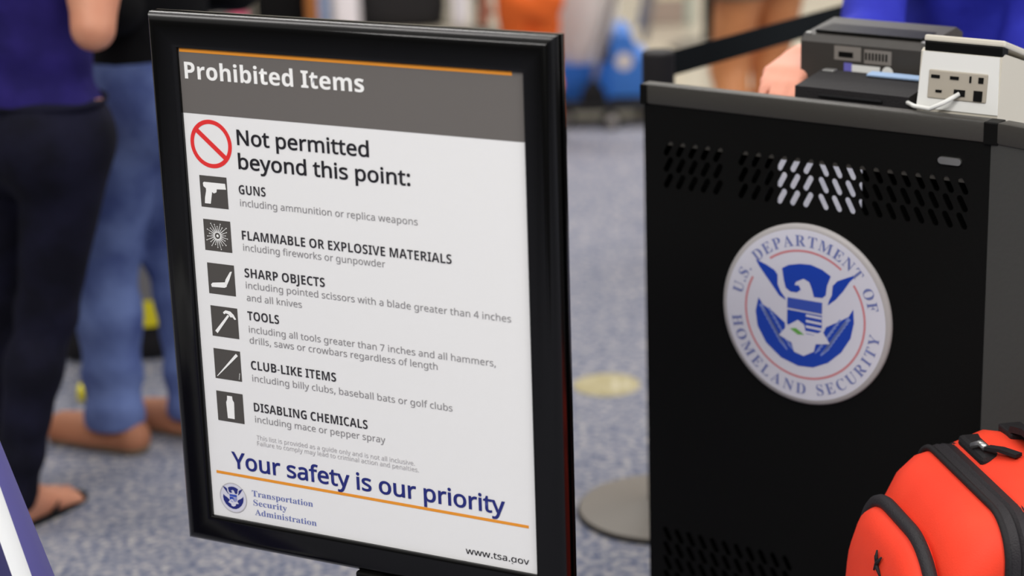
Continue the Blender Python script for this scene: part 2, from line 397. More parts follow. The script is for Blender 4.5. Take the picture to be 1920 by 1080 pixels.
def cap_h(f, off):
    if (f, off) not in _capc:
        me, c = glyphs('H', f, off); _capc[(f, off)] = c[:, 1].max() - c[:, 1].min()
    return _capc[(f, off)]
def text_line(name, body, x0, x1, z, cap, m, parent, y, off=0.0, f=SANS):
    me, c = glyphs(body, f, off); w0, w1 = c[:, 0].min(), c[:, 0].max(); sz = cap / cap_h(f, off)
    out = np.stack([x0 + (c[:, 0] - w0) / (w1 - w0) * (x1 - x0), np.full(len(c), y), z + c[:, 1] * sz], 1)
    me.vertices.foreach_set('co', out.ravel()); me.update(); me.name = name
    return link(name, me, m, parent)

# ------------------------------------------------------------------ the setting
def struct(o): return tag(o, kind='structure')
struct(MB().box(-9, 9, -3, 7.95, -0.05, 0).build('floor', 'carpet'))
struct(MB().box(-9, 9, 7.95, 13.0, -0.05, -0.001).build('floor_tile', 'tile'))
struct(MB().box(-9, 9, 7.93, 7.97, -0.01, 0.003, 0.001).build('trim_1', 'trim'))
struct(MB().box(-9, 9, 12.0, 12.15, 0, 3.8).build('wall_back', 'wall'))
struct(MB().box(-9, 9, 11.985, 12.0, 0, 0.12, 0.004).build('baseboard_back', 'trim'))

# ------------------------------------------------------------------ the sign on its stand
SY = -0.479; SU = Vector((math.cos(SY), math.sin(SY), 0)); SO = Vector((-0.4552, 2.971, 0)); SZ = HC - 0.5488; PW, PH = 0.54, 0.7062
sign = thing('sign_stand', 'black framed sign listing prohibited items on a floor stand', 'sign', SO + SU * PW / 2, SY)
hx = PW / 2
def rail_frame(prof, el, er, et, eb, y0, sgn):
    mb = MB(); loops = []
    for e, w in prof:
        x0, x1, z0, z1 = -hx - e * el, hx + e * er, SZ - PH - e * eb, SZ + e * et
        loops.append([(x0, y0 - sgn * w, z0), (x1, y0 - sgn * w, z0), (x1, y0 - sgn * w, z1), (x0, y0 - sgn * w, z1)])
    loops.append(loops[0]); mb.loft(loops, False); return mb
prof = [(0, -0.002), (0.0, 0.004), (0.05, 0.0068), (0.12, 0.008), (0.62, 0.0085), (0.70, 0.0080), (0.78, 0.0066), (0.86, 0.0042), (0.93, 0.0006), (0.975, -0.004), (1.0, -0.009), (1.0, -0.0145), (0.9, -0.0155), (0.0, -0.0155)]
auto_smooth(rail_frame(prof, 0.051, 0.0435, 0.047, 0.047, 0, 1).build('frame', 'gloss_black', sign), 30)
auto_smooth(rail_frame(prof, 0.051, 0.0435, 0.047, 0.047, 0.0375, -1).build('rear_frame', 'gloss_black', sign), 30)
MB().box(-hx - 0.044, hx + 0.036, 0.0155, 0.0220, SZ - PH - 0.041, SZ + 0.041).build('backing_board', 'black_metal', sign)
poster = MB().box(-hx - 0.004, hx + 0.004, 0, 0.0012, SZ - PH - 0.004, SZ + 0.004).build('poster', 'paper', sign)
poster['label'] = 'white poster with grey heading band'
def px(u): return u - hx
def pz(v): return SZ - v
Y1, Y2, Y3 = -0.0004, -0.0008, -0.0012
MB().poly([(px(-0.004), pz(-0.004)), (px(PW + 0.004), pz(-0.004)), (px(PW + 0.004), pz(0.0935)), (px(-0.004), pz(0.0932))], Y1).build('heading_band', 'header', poster)
MB().poly([(px(0.0015), pz(0.0)), (px(0.5228), pz(0.0)), (px(0.5228), pz(0.0062)), (px(0.0015), pz(0.0062))], Y2).build('orange_line', 'orange_ink', poster)
MB().poly([(px(0.0105), pz(0.6332)), (px(0.5275), pz(0.6348)), (px(0.5275), pz(0.6392)), (px(0.0105), pz(0.6376))], Y1).build('orange_line', 'orange_ink', poster)
TL = [('heading_text', sansbold('Prohibited Items'), 0.0080, 0.2995, 0.0437, 0.0238, 'white_ink', 0.002),
      ('subheading_text', 'Not permitted', 0.0882, 0.3018, 0.1325, 0.0222, 'black_ink', 0.012),
      ('subheading_text', 'beyond this point:', 0.0878, 0.3645, 0.1671, 0.0222, 'black_ink', 0.012)]
for v, t, x1 in ((0.2040, 'GUNS', 0.1302), (0.2707, 'FLAMMABLE OR EXPLOSIVE MATERIALS', 0.4230), (0.3262, 'SHARP OBJECTS', 0.2192), (0.3904, 'TOOLS', 0.1388), (0.4652, 'CLUB-LIKE ITEMS', 0.2288), (0.5297, 'DISABLING CHEMICALS', 0.2768)):
    TL.append(('item_title', sansbold(t), 0.0855, x1, v, 0.0132, 'dark_ink', -0.004))
for v, t, x1 in ((0.2215, 'including ammunition or replica weapons', 0.3730), (0.2868, 'including fireworks or gunpowder', 0.3188), (0.3428, 'including pointed scissors with a blade greater than 4 inches', 0.5104), (0.3613, 'and all knives', 0.1789),
                 (0.4090, 'including all tools greater than 7 inches and all hammers,', 0.4848), (0.4255, 'drills, saws or crowbars regardless of length', 0.3942), (0.4834, 'including billy clubs, baseball bats or golf clubs', 0.4151), (0.5466, 'including mace or pepper spray', 0.3047)):
    TL.append(('item_detail', t, 0.0862, x1, v, 0.0098, 'grey_ink', 0.0))
TL += [('fine_print', 'This list is provided as a guide only and is not all inclusive.', 0.0866, 0.3510, 0.5735, 0.0068, 'pale_ink', 0.0),
       ('fine_print', 'Failure to comply may lead to criminal action and penalties.', 0.0870, 0.3571, 0.5825, 0.0068, 'pale_ink', 0.0),
       ('slogan_text', 'Your safety is our priority', 0.0396, 0.4919, 0.6245, 0.0262, 'navy_ink', 0.013),
       ('web_address', 'www.tsa.gov', 0.4272, 0.5266, 0.6940, 0.0098, 'black_ink', 0.004)]
for nm, t, x0, x1, v, cap, m, off in TL:
    text_line(nm, t, px(x0), px(x1), pz(v), cap, m, poster, Y2, off)
for t, x0, x1, v in (('Transportation', 0.0712, 0.1768, 0.6650), ('Security', 0.0725, 0.1310, 0.6795), ('Administration', 0.0742, 0.1810, 0.6945)):
    text_line('agency_name', serif(t), px(x0), px(x1), pz(v), 0.0098, 'seal_letter', poster, Y1, 0.0, SERIF)
# prohibition symbol
mb = MB(); cx, cz = px(0.0437), pz(0.1354); mb.ring(cx, cz, 0.0288, 0.0350, Y1)
a = math.radians(-39); d = Vector((math.cos(a), math.sin(a))); q = Vector((-d.y, d.x)) * 0.0036
mb.poly([(cx - d.x * .031 + q.x, cz - d.y * .031 + q.y), (cx + d.x * .031 + q.x, cz + d.y * .031 + q.y), (cx + d.x * .031 - q.x, cz + d.y * .031 - q.y), (cx - d.x * .031 - q.x, cz - d.y * .031 - q.y)], Y1 - 0.0001)
mb.build('prohibition_symbol', 'red_ink', poster)
# pictograms: a dark tile with a white drawing (unit square, z up)
def bar(p, q, w0, w1):
    p, q = Vector(p), Vector(q); d = (q - p).normalized(); n = Vector((-d.y, d.x))
    return [tuple(p + n * w0), tuple(q + n * w1), tuple(q - n * w1), tuple(p - n * w0)]
PIC = {
 'gun': [[(.12, .76), (.16, .80), (.94, .80), (.96, .62), (.62, .60), (.60, .50), (.50, .46), (.44, .50), (.42, .40), (.36, .12), (.14, .12), (.16, .30), (.22, .52), (.22, .60), (.13, .66)]],
 'knife': [[(.12, .22), (.10, .30), (.16, .36), (.62, .42), (.70, .36), (.68, .28), (.60, .24)], [(.62, .40), (.70, .34), (.80, .52), (.92, .80), (.84, .78), (.76, .66), (.66, .52)]],
 'hammer': [bar((.16, .14), (.66, .74), .055, .035), [(.46, .82), (.56, .90), (.74, .88), (.86, .78), (.94, .64), (.88, .62), (.80, .70), (.74, .68), (.66, .78), (.56, .80), (.50, .76)]],
 'club': [bar((.08, .08), (.88, .88), .012, .05), bar((.90, .06), (.94, .28), .008, .008)],
 'canister': [[(.38, .12), (.36, .66), (.40, .74), (.41, .88), (.60, .88), (.61, .76), (.66, .68), (.64, .12)]]}
burst = []
for i in range(22):
    a = 2 * PI * i / 22 + 0.1; r0, r1 = 0.10, 0.30 + 0.14 * ((i * 7) % 5) / 4
    burst.append(bar((.5 + r0 * math.cos(a), .5 + r0 * math.sin(a)), (.5 + r1 * math.cos(a), .5 + r1 * math.sin(a)), .015, .005))
    burst.append([(.5 + r1 * math.cos(a) + .022 * math.cos(t * PI / 2), .5 + r1 * math.sin(a) + .022 * math.sin(t * PI / 2)) for t in range(4)])
burst.append([(.5 + .045 * math.cos(2 * PI * t / 8), .5 + .045 * math.sin(2 * PI * t / 8)) for t in range(8)])
PIC['burst'] = burst
for u, v, k in ((0.0195, 0.1822, 'gun'), (0.0205, 0.2464, 'burst'), (0.0216, 0.3112, 'knife'), (0.0220, 0.3756, 'hammer'), (0.0216, 0.4408, 'club'), (0.0208, 0.5064, 'canister')):
    S = 0.0462
    MB().poly([(px(u), pz(v)), (px(u + S), pz(v)), (px(u + S), pz(v + S)), (px(u), pz(v + S))], Y1).build('pictogram_tile', 'picto', poster)
    mb = MB()
    for pl in PIC[k]: mb.poly([(px(u + a_ * S), pz(v + S - b_ * S)) for a_, b_ in pl], Y2)
    mb.build('pictogram', 'white_ink', poster)
# the emblem (unit radius, z up), used small on the poster and large on the podium
EM = dict(
 head=[(-0.271, 0.488), (-0.193, 0.535), (-0.06, 0.567), (0.073, 0.574), (0.206, 0.538), (0.306, 0.481), (0.263, 0.371), (0.25, 0.265), (0.211, 0.228), (0.111, 0.223), (0.088, 0.303), (0.054, 0.381), (-0.013, 0.408), (-0.102, 0.361), (-0.119, 0.323), (-0.068, 0.325), (-0.045, 0.282), (-0.09, 0.244), (-0.168, 0.243), (-0.225, 0.276), (-0.248, 0.356)],
 lw=[(-0.589, 0.54), (-0.464, 0.502), (-0.361, 0.454), (-0.323, 0.408), (-0.322, 0.303), (-0.285, 0.225), (-0.235, 0.169), (-0.223, 0.14), (-0.303, 0.18), (-0.394, 0.292), (-0.474, 0.385), (-0.543, 0.469)],
 rw=[(0.608, 0.542), (0.49, 0.492), (0.383, 0.441), (0.329, 0.381), (0.32, 0.276), (0.288, 0.209), (0.273, 0.155), (0.364, 0.232), (0.45, 0.338), (0.524, 0.452)],
 globe=[(-0.553, 0.12), (-0.495, 0.044), (-0.392, -0.003), (-0.232, -0.115), (-0.22, -0.25), (-0.005, -0.341), (0.216, -0.178), (0.259, -0.087), (0.412, 0.001), (0.52, 0.07), (0.572, 0.161), (0.582, 0.008), (0.546, -0.165), (0.44, -0.339), (0.287, -0.481), (0.11, -0.565), (-0.07, -0.576), (-0.274, -0.516), (-0.458, -0.376), (-0.563, -0.201), (-0.587, -0.034)],
 band=[(-0.201, 0.175), (0.211, 0.176), (0.209, 0.051), (-0.205, 0.059)], shield=[(-0.203, 0.04), (0.208, 0.032), (0.209, -0.095), (0.195, -0.202), (0.0, -0.26), (-0.205, -0.121)],
 tail=[(-0.299, -0.264), (-0.2, -0.14), (-0.075, -0.058), (0.0, -0.10), (0.026, -0.2), (0.12, -0.2), (0.216, -0.136), (0.306, -0.268), (0.14, -0.296), (0.119, -0.384), (-0.003, -0.452), (-0.116, -0.424), (-0.151, -0.324)],
 leaf=[(-0.169, -0.168), (-0.097, -0.152), (0.005, -0.213), (-0.073, -0.222)])
def emblem(parent, cx, cz, R, y, st, small=False):
    def P(k): return [(cx + R * a, cz + R * b) for a, b in EM[k]]
    mb = MB()
    for k in ('head', 'lw', 'rw', 'globe'): mb.poly(P(k), y)
    mb.build('eagle', 'seal_blue' if not small else 'navy_ink', parent)
    mb = MB(); mb.poly(P('band'), y - st); mb.build('shield_band', 'seal_mid', parent)
    mb = MB(); mb.poly(P('shield'), y - st)
    mb.build('shield', 'seal_blue', parent)
    mb = MB()
    for i in range(4): mb.poly([(cx + R * 0.02, cz + R * (0.02 - .062 * i)), (cx + R * 0.205, cz + R * (0.015 - .062 * i)), (cx + R * 0.205, cz + R * (-0.012 - .062 * i)), (cx + R * 0.02, cz + R * (-0.006 - .062 * i))], y - 1.5 * st)
    mb.poly(P('tail'), y - 2 * st)
    mb.poly([(cx - R * .2, cz + R * .052), (cx + R * .21, cz + R * .046), (cx + R * .21, cz + R * .034), (cx - R * .2, cz + R * .040)], y - 2 * st)
    mb.build('tail', 'seal_white', parent)
    mb = MB(); mb.poly(P('leaf'), y - 3 * st); mb.build('leaf', 'seal_green' if not small else 'seal_pale', parent)
    if small: return
    mb = MB()     # pale feathers and olive sprays over the lower field
    rr = random.Random(3)
    for sgn in (-1, 1):
        for i in range(9):
            t = i / 8; bx, bz = sgn * (0.53 - 0.24 * t), 0.02 - 0.36 * t
            mb.poly([(cx + R * p_[0], cz + R * p_[1]) for p_ in bar((bx, bz + .03), (bx - sgn * .09, bz - .075), .022, .008)], y - st)
            mb.poly([(cx + R * p_[0], cz + R * p_[1]) for p_ in bar((bx - sgn * .10, bz + .0), (bx - sgn * .16, bz - .06), .014, .006)], y - st)
    mb.build('sprays', 'seal_pale', parent)
emb = MB().disc(px(0.0376), pz(0.6731), 0.0235, Y1, 40).build('agency_emblem', 'seal_white', poster)
emblem(poster, px(0.0376), pz(0.6731), 0.031, Y2, 0.0002, True)
MB().ring(px(0.0376), pz(0.6731), 0.0225, 0.0238, Y2).build('emblem_ring', 'pale_ink', poster)
# post and weighted base
MB().box(-0.020, 0.020, 0.0, 0.036, 0.02, SZ - PH - 0.040, 0.003).build('post', 'black_metal', sign)
MB().box(-0.024, 0.060, -0.006, 0.043, SZ - PH - 0.075, SZ - PH - 0.046, 0.003).build('bracket', 'black_metal', sign)
auto_smooth(MB().box(-0.25, 0.25, -0.16, 0.20, 0, 0.022, 0.006).build('base', 'black_metal', sign))

# ------------------------------------------------------------------ the podium
PC = Vector((0.4767, 3.3166, 0)); PY = -0.623; SEALZ = HC - 1.0831; HWP = 0.305; PTOP = 1.070
PV = Vector((math.cos(PY), math.sin(PY), 0)); PB = Vector((-math.sin(PY), math.cos(PY), 0))
def pod(v, y, z): p = PC + PV * v + PB * y; return (p.x, p.y, z)
podium = thing('podium', 'black security podium with slotted vents and a round government seal', 'podium', PC, PY)
def slot(cx, cz, L, w, ang, n=5):
    d = Vector((math.cos(ang), math.sin(ang))); pts = []
    for e, s0 in ((1, -PI / 2), (-1, PI / 2)):
        for i in range(n + 1):
            a = s0 + PI * i / n; c, s_ = math.cos(a), math.sin(a)
            lx, ly = e * 0 + (L / 2 - w / 2) * e + w / 2 * c, w / 2 * s_
            pts.append((cx + lx * d.x - ly * d.y, cz + lx * d.y + ly * d.x))
    return pts
cu = bpy.data.curves.new('front', 'CURVE'); cu.dimensions = '2D'; cu.fill_mode = 'BOTH'; cu.extrude = 0.0012
def spl(pts):
    s_ = cu.splines.new('POLY'); s_.points.add(len(pts) - 1); s_.use_cyclic_u = True
    for p_, q_ in zip(s_.points, pts): p_.co = (q_[0], q_[1], 0, 1)
spl([(-HWP, 0.035), (HWP, 0.035), (HWP, PTOP - 0.034), (-HWP, PTOP - 0.034)])
for r_, z in enumerate((0.2470, 0.2195, 0.1920)):
    for c in range(23):
        v = -0.2595 + 0.0236 * c
        if -0.165 < v < -0.12: continue
        left = v < 0.006
        spl(slot(v + (0.0 if left else 0.0035), SEALZ + z, 0.0285, 0.0098, math.radians(62 if left else 118)))
for r_ in range(5):
    for c in range(11):
        spl(slot(-0.268 + 0.0236 * c, SEALZ - 0.448 - 0.0275 * r_, 0.0285, 0.0098, math.radians(118)))
oc = bpy.data.objects.new('t', cu); C.objects.link(oc); bpy.context.view_layer.update()
fm = bpy.data.meshes.new_from_object(oc.evaluated_get(bpy.context.evaluated_depsgraph_get())); bpy.data.objects.remove(oc)
fm.transform(Matrix.Rotation(PI / 2, 4, 'X')); fm.transform(Matrix.Translation((0, 0.0012, 0)))
link('front_panel', fm, 'black_metal', podium)
DEP, WZ = 0.33, PTOP - 0.085
MB().box(HWP - 0.002, HWP, 0.0026, DEP, 0.035, WZ).build('side_panel', 'black_metal', podium)
MB().box(-HWP, -HWP + 0.002, 0.0026, DEP, 0.035, WZ).build('side_panel', 'black_metal', podium)
MB().box(-HWP, HWP, 0.002, DEP, 0.03, 0.05).build('bottom_shelf', 'black_hollow', podium)
MB().box(-HWP + 0.002, HWP - 0.002, 0.03, DEP - 0.01, 0.60, 0.615).build('shelf', 'black_hollow', podium)
for a_, b_ in ((-0.302, -0.086), (0.070, 0.302)):
    MB().box(a_, b_, 0.05, 0.06, 0.62, WZ - 0.016).build('inner_panel', 'black_hollow', podium)
MB().box(-0.302, 0.302, 0.05, 0.06, 0.05, 0.60).build('inner_panel', 'black_hollow', podium)
wt = MB().box(-HWP, HWP, 0.0026, DEP, WZ - 0.016, WZ).build('worktop', 'worktop', podium); wt['label'] = 'charcoal grey worktop behind the front panel'
rl = auto_smooth(MB().box(-HWP - 0.004, HWP - 0.006, -0.004, 0.022, PTOP - 0.034, PTOP, 0.004).build('top_rail', 'worktop', podium)); rl['label'] = 'charcoal grey top rail'
MB().box(-HWP - 0.006, -HWP + 0.008, -0.0055, 0.024, PTOP - 0.035, PTOP - 0.001, 0.002).build('corner_cap', 'black_metal', podium)
MB().box(HWP - 0.010, HWP + 0.014, -0.0055, 0.024, PTOP - 0.036, PTOP - 0.001, 0.002).build('corner_cap', 'black_metal', podium)
wm = Matrix.Translation((HWP + 0.001, 0.0, 0)) @ Matrix.Rotation(-0.25, 4, 'Z')
wp = MB().box(0, 0.46, 0, 0.018, 0.035, PTOP - 0.034, mtx=wm).build('wing_panel', 'grey_panel', podium); wp['label'] = 'angled side wing, its grey including painted reflected light'
auto_smooth(MB().box(0.012, 0.462, -0.004, 0.024, PTOP - 0.034, PTOP, 0.004, mtx=wm).build('wing_rail', 'worktop', podium))
w_ = MB().box(0.40, 0.44, -0.03, 0.06, 0, 0.035, 0.004, mtx=wm).build('foot', 'rubber', podium)
for a_ in (-0.26, 0.26):
    for b_ in (0.05, DEP - 0.05):
        mb = MB(); mb.lathe([(0, 0), (0.025, 0), (0.025, 0.03), (0, 0.03)], 20, a_, b_); mb.build('foot', 'rubber', podium)
mb = MB(); mb.poly(slot(0.2415, SEALZ + 0.2845, 0.038, 0.011, 0), -0.0045, 0.0045); lk = mb.build('lock_plate', 'chrome', podium); lk['label'] = 'small bright metal lock plate'
# seal: shallow disc with a bevelled grey rim
R = 0.1525
mb = MB(); n = 96
rings = [[(R * r_ * math.cos(2 * PI * i / n), -y_, SEALZ + R * r_ * math.sin(2 * PI * i / n)) for i in range(n)] for r_, y_ in ((1.0, 0.0), (1.0, 0.004), (0.985, 0.0062), (0.95, 0.0072), (0.93, 0.0075))]
mb.loft(rings, True); seal = auto_smooth(mb.build('seal', 'seal_rim', podium), 50); seal['label'] = 'round white and blue eagle seal'
ys = -0.0078
MB().disc(0, SEALZ, R * 0.945, ys, 96).build('seal_field', 'seal_white', seal)
mb = MB()
for a0, a1 in ((-208.5, 36.0), (53.0, 126.0)):
    mb.ring(0.0, SEALZ + R * 0.006, R * 0.694, R * 0.718, ys - 0.0003, math.radians(a0), math.radians(a1), 80)
mb.build('red_ring', 'seal_red', seal)
emblem(seal, 0, SEALZ, R, ys - 0.0003, 0.0002)
def arc_text(body, a0, a1, r, cap, top):
    ws, ms = [], []
    sz = cap / cap_h(SERIF, -0.002)
    for ch in body:
        if ch == ' ': ws.append(0.38); ms.append(None); continue
        me, c = glyphs(serif(ch), SERIF, -0.002); ws.append(c[:, 0].max() - c[:, 0].min() + 0.14); ms.append((me, c))
    tot = sum(ws); pos = 0; bm = bmesh.new()
    for w, it in zip(ws, ms):
        t = (pos + w / 2) / tot; pos += w
        if it is None: continue
        a = math.radians(a0 + (a1 - a0) * t); me, c = it; mid = (c[:, 0].max() + c[:, 0].min()) / 2
        lx = (c[:, 0] - mid) * sz; lz = c[:, 1] * sz - cap / 2
        if top: ex, ez = (math.sin(a), -math.cos(a)), (math.cos(a), math.sin(a))
        else: ex, ez = (-math.sin(a), math.cos(a)), (-math.cos(a), -math.sin(a))
        out = np.stack([r * math.cos(a) + lx * ex[0] + lz * ez[0], np.full(len(c), ys - 0.0005), SEALZ + r * math.sin(a) + lx * ex[1] + lz * ez[1]], 1)
        me.vertices.foreach_set('co', out.ravel()); me.update(); bm.from_mesh(me)
    m_ = bpy.data.meshes.new('ring_lettering'); bm.to_mesh(m_); bm.free(); link('ring_lettering', m_, 'seal_letter', seal)
arc_text('U.S. DEPARTMENT OF', 171, 11, R * 0.825, R * 0.125, True)
arc_text('HOMELAND SECURITY', 187, 355, R * 0.825, R * 0.125, False)

# things on the podium
sc_ = thing('document_scanner', 'white box scanner with rear port plate on the podium corner', 'scanner', pod(0.236, 0.030, PTOP), PY)
SP = ((0.0, -0.085), (0.0, 0), (0.012, 0.088), (0.02, 0.092), (0.22, 0.03), (0.27, 0.0), (0.27, -0.085))
mb = MB(); mb.loft([[(x, y_, z_) for y_, z_ in SP] for x in (-0.066, 0.066)])
mb.build('body', 'device_side', sc_)
mb = MB(); mb.loft([[(-0.066, -0.002, 0.002), (0.066, -0.002, 0.002), (0.062, 0.0095, 0.088), (-0.062, 0.0095, 0.088)], [(-0.066, 0.004, 0.002), (0.066, 0.004, 0.002), (0.062, 0.014, 0.088), (-0.062, 0.014, 0.088)]]); mb.build('rear_plate', 'device_white', sc_)
tm = Matrix.Rotation(-0.13, 4, 'X')
pp_ = MB().box(-0.049, 0.047, -0.0045, 0.002, 0.018, 0.062, 0.002, mtx=tm).build('port_plate', 'device_panel', sc_)
mb = MB()
for x, z, w, h in ((-0.037, 0.052, 0.014, 0.005), (-0.006, 0.052, 0.014, 0.005), (0.020, 0.052, 0.003, 0.010), (0.037, 0.052, 0.008, 0.009), (0.004, 0.030, 0.018, 0.010), (0.034, 0.028, 0.014, 0.016), (-0.030, 0.030, 0.010, 0.004)):
    mb.box(x - w / 2, x + w / 2, -0.0058, -0.004, z - h / 2, z + h / 2, mtx=tm)
mb.build('port', 'black_metal', pp_)
MB().box(-0.061, 0.066, 0.012, 0.034, 0.088, 0.104, 0.002).build('glass_edge', 'black_metal', sc_)
lm = Matrix.Translation((0, 0.012, 0.104)) @ Matrix.Rotation(-0.32, 4, 'X')
MB().box(-0.063, 0.068, 0, 0.22, 0, 0.010, 0.003, mtx=lm).build('lid', 'device_side', sc_)
MB().tube([(0.005, -0.004, 0.030), (-0.012, -0.022, 0.018), (-0.035, -0.020, 0.006), (-0.065, -0.010, 0.005), (-0.085, 0.008, 0.005)], 0.0035, 8).build('cable', 'device_white', sc_, True)
mo = thing('printer', 'dark grey printer with stuck-on labels beside the white scanner', 'printer', pod(0.030, 0.165, PTOP - 0.032), PY)
mb = MB(); mb.loft([[(x, 0.0, 0.034), (x, 0.0, 0.092), (x, 0.012, 0.102), (x, 0.12, 0.112), (x, 0.145, 0.10), (x, 0.145, -0.0525), (x, 0.0, -0.0525)] for x in (-0.132, 0.090)]); mb.build('body', 'dark_plastic', mo)
mb = MB(); mb.box(-0.116, 0.074, 0.02, 0.10, 0.1035, 0.1085, 0.001); mb.build('top_groove', 'black_metal', mo)
mb = MB(); mb.box(-0.070, -0.022, -0.0012, 0, 0.066, 0.089); mb.box(-0.016, 0.032, -0.0012, 0, 0.064, 0.087); l_ = mb.build('label', 'label_grey', mo)
mb = MB()
for i in range(7): mb.box(-0.014 + i * .006, -0.011 + i * .006, -0.0018, -0.0011, 0.070, 0.082)
mb.build('barcode', 'black_metal', l_)
MB().box(-0.062, -0.036, -0.0018, -0.0011, 0.071, 0.080).build('label_stamp', 'black_metal', l_)
MB().box(-0.046, 0.012, -0.0012, 0, 0.044, 0.060).build('label', 'device_white', mo)
MB().box(-0.052, -0.038, -0.0016, 0, 0.044, 0.062).build('label', 'label_violet', mo)
mb = MB(); mb.disc(0.026, 0.052, 0.010, -0.0012, 24); mb.build('round_label', 'device_white', mo)
for x in (-0.125, 0.082): MB().box(x - .004, x + .004, 0.010, 0.018, 0.096, 0.105, .001).build('hinge', 'chrome', mo)
bs = thing('card_reader', 'low black reader box in front of the dark grey printer', 'card reader', pod(0.046, 0.040, PTOP - 0.012), PY)
mb = MB(); mb.loft([[(x, 0.0, -0.0725), (x, 0.004, 0.024), (x, 0.10, 0.034), (x, 0.112, 0.030), (x, 0.112, -0.0725)] for x in (-0.094, 0.104)]); mb.build('body', 'black_nylon', bs)
MB().tube([(-0.05, 0.001, 0.013), (0.06, 0.001, 0.013)], 0.0025, 8).build('cable', 'rubber', bs)
MB().box(-0.088, -0.068, 0.085, 0.10, 0.032, 0.036, .001).build('button', 'chrome', bs)
pl_ = MB().box(-0.055, 0.055, -0.0, 0.020, 0, 0.003, 0.0005).build('paper_slip', 'light_blue', None, False)
pl_.location = pod(0.095, 0.120, PTOP + 0.0215); pl_.rotation_euler = (0.1, 0, PY); tag(pl_, 'pale blue paper strip lying across the black reader box', 'paper')

# ------------------------------------------------------------------ belt stanchions
def stanchion(label, loc, h=0.985, arm=0.0):
    t = thing('stanchion', label, 'stanchion', loc, arm, 'belt stanchions')
    auto_smooth(MB().lathe([(0, 0), (0.176, 0), (0.178, 0.006), (0.176, 0.012), (0.06, 0.024), (0.034, 0.030), (0, 0.030)], 56).build('base', 'grey_base', t), 25)
    MB().lathe([(0.1785, 0.0), (0.182, 0.003), (0.1795, 0.0085), (0.177, 0.004)], 56).build('base_rim', 'rubber', t)
    auto_smooth(MB().lathe([(0, 0.028), (0.030, 0.028), (0.030, h - 0.075), (0, h - 0.075)], 32).build('post', 'black_metal', t))
    auto_smooth(MB().lathe([(0, h - 0.085), (0.031, h - 0.085), (0.0325, h - 0.08), (0.0325, h - 0.004), (0.029, h), (0, h)], 32).build('belt_head', 'black_nylon', t), 30)
    MB().box(0.028, 0.036, -0.012, 0.012, h - 0.066, h - 0.01, 0.002).build('belt_slot', 'black_metal', t)
    return t
ST = Vector((0.304, 4.205, 0)); SE = Vector((1.40, 5.46, 0)); ang = math.atan2(SE.y - ST.y, SE.x - ST.x)
s1 = stanchion('black belt stanchion on a round grey base behind the podium', ST, arm=ang)
s2 = stanchion('black belt stanchion hidden behind the officer in blue', SE, 0.985, ang + PI)
L_ = (SE - ST).length
bl = MB().box(0.034, L_ - 0.034, -0.0012, 0.0012, 0.927, 0.977, 0.0004).build('belt', 'belt', s1)
for x, y, lab in ((-0.10, 9.80, 'thin dark stanchion on the tile floor left of the orange trousers'), (0.905, 9.35, 'thin brown stanchion on the tile floor beside the bare legs')):
    stanchion(lab, (x, y, -0.001))
# ------------------------------------------------------------------ floor sticker
fs = thing('floor_sticker', 'round yellowed sticker on the blue carpet beside the podium', 'sticker', (0.226, 5.0, 0.0))
mb = MB(); mb.lathe([(0, 0.0015), (0.082, 0.0015), (0.083, 0.0003), (0, 0.0003)], 40); mb.build('disc', 'sticker', fs)
mb = MB(); mb.box(0.015, 0.03, -0.045, 0.03, 0.0014, 0.0022); mb.box(0.04, 0.055, -0.03, 0.015, 0.0014, 0.0022); mb.build('printed_mark', 'sticker_white', fs)

# ------------------------------------------------------------------ red wheeled bag
BT = math.atan2(-0.985, 0.17)
rb = thing('suitcase', 'bright red wheeled bag with black zip bands in front of the podium', 'suitcase', (0.658, 2.872, 0), BT)
def rrect(hw, z0, z1, rc, y, n=8, sh=0.0, rb_=None):
    pts = []; rbt = rb_ if rb_ is not None else 0.03
    for cx_, cz_, s0, r_ in ((hw - rc, z1 - rc, 0, rc), (-hw + rc, z1 - rc, PI / 2, rc), (-hw + rbt, z0 + rbt, PI, rbt), (hw - rbt, z0 + rbt, 1.5 * PI, rbt)):
        for i in range(n + 1):
            a = s0 + PI / 2 * i / n; pts.append((cx_ + r_ * math.cos(a) + sh, y, cz_ + r_ * math.sin(a)))
    return pts
HB = 0.605
def bag_shell(layers): 
    mb = MB(); mb.loft([rrect(hw, 0.05, z1, rc, y) for y, hw, z1, rc in layers]); return mb
auto_smooth(bag_shell([(-0.014, 0.172, HB, 0.062), (-0.038, 0.172, HB - 0.004, 0.066), (-0.064, 0.169, HB - 0.020, 0.075), (-0.086, 0.163, HB - 0.050, 0.085), (-0.101, 0.154, HB - 0.092, 0.09), (-0.109, 0.138, HB - 0.15, 0.09), (-0.114, 0.11, HB - 0.21, 0.08)]).build('front_lid', 'red_bag', rb), 60)
auto_smooth(bag_shell([(0.130, 0.138, HB - 0.03, 0.09), (0.125, 0.156, HB - 0.002, 0.08), (0.10, 0.166, HB + 0.026, 0.085), (0.06, 0.172, HB + 0.032, 0.085), (0.02, 0.172, HB + 0.010, 0.065), (0.014, 0.172, HB + 0.002, 0.064)]).build('back_shell', 'red_bag', rb), 60)
auto_smooth(bag_shell([(0.018, 0.170, HB - 0.003, 0.062), (0.018, 0.177, HB + 0.005, 0.065), (0.004, 0.179, HB + 0.007, 0.065), (0.0, 0.175, HB + 0.003, 0.063), (-0.004, 0.179, HB + 0.007, 0.065), (-0.016, 0.177, HB + 0.005, 0.065), (-0.016, 0.170, HB - 0.003, 0.062)]).build('zip_band', 'zip', rb), 50)
def out_path(hw, z1, rc, y, n=12):
    p = rrect(hw, 0.05, z1, rc, y, n); return p[:2 * (n + 1)]
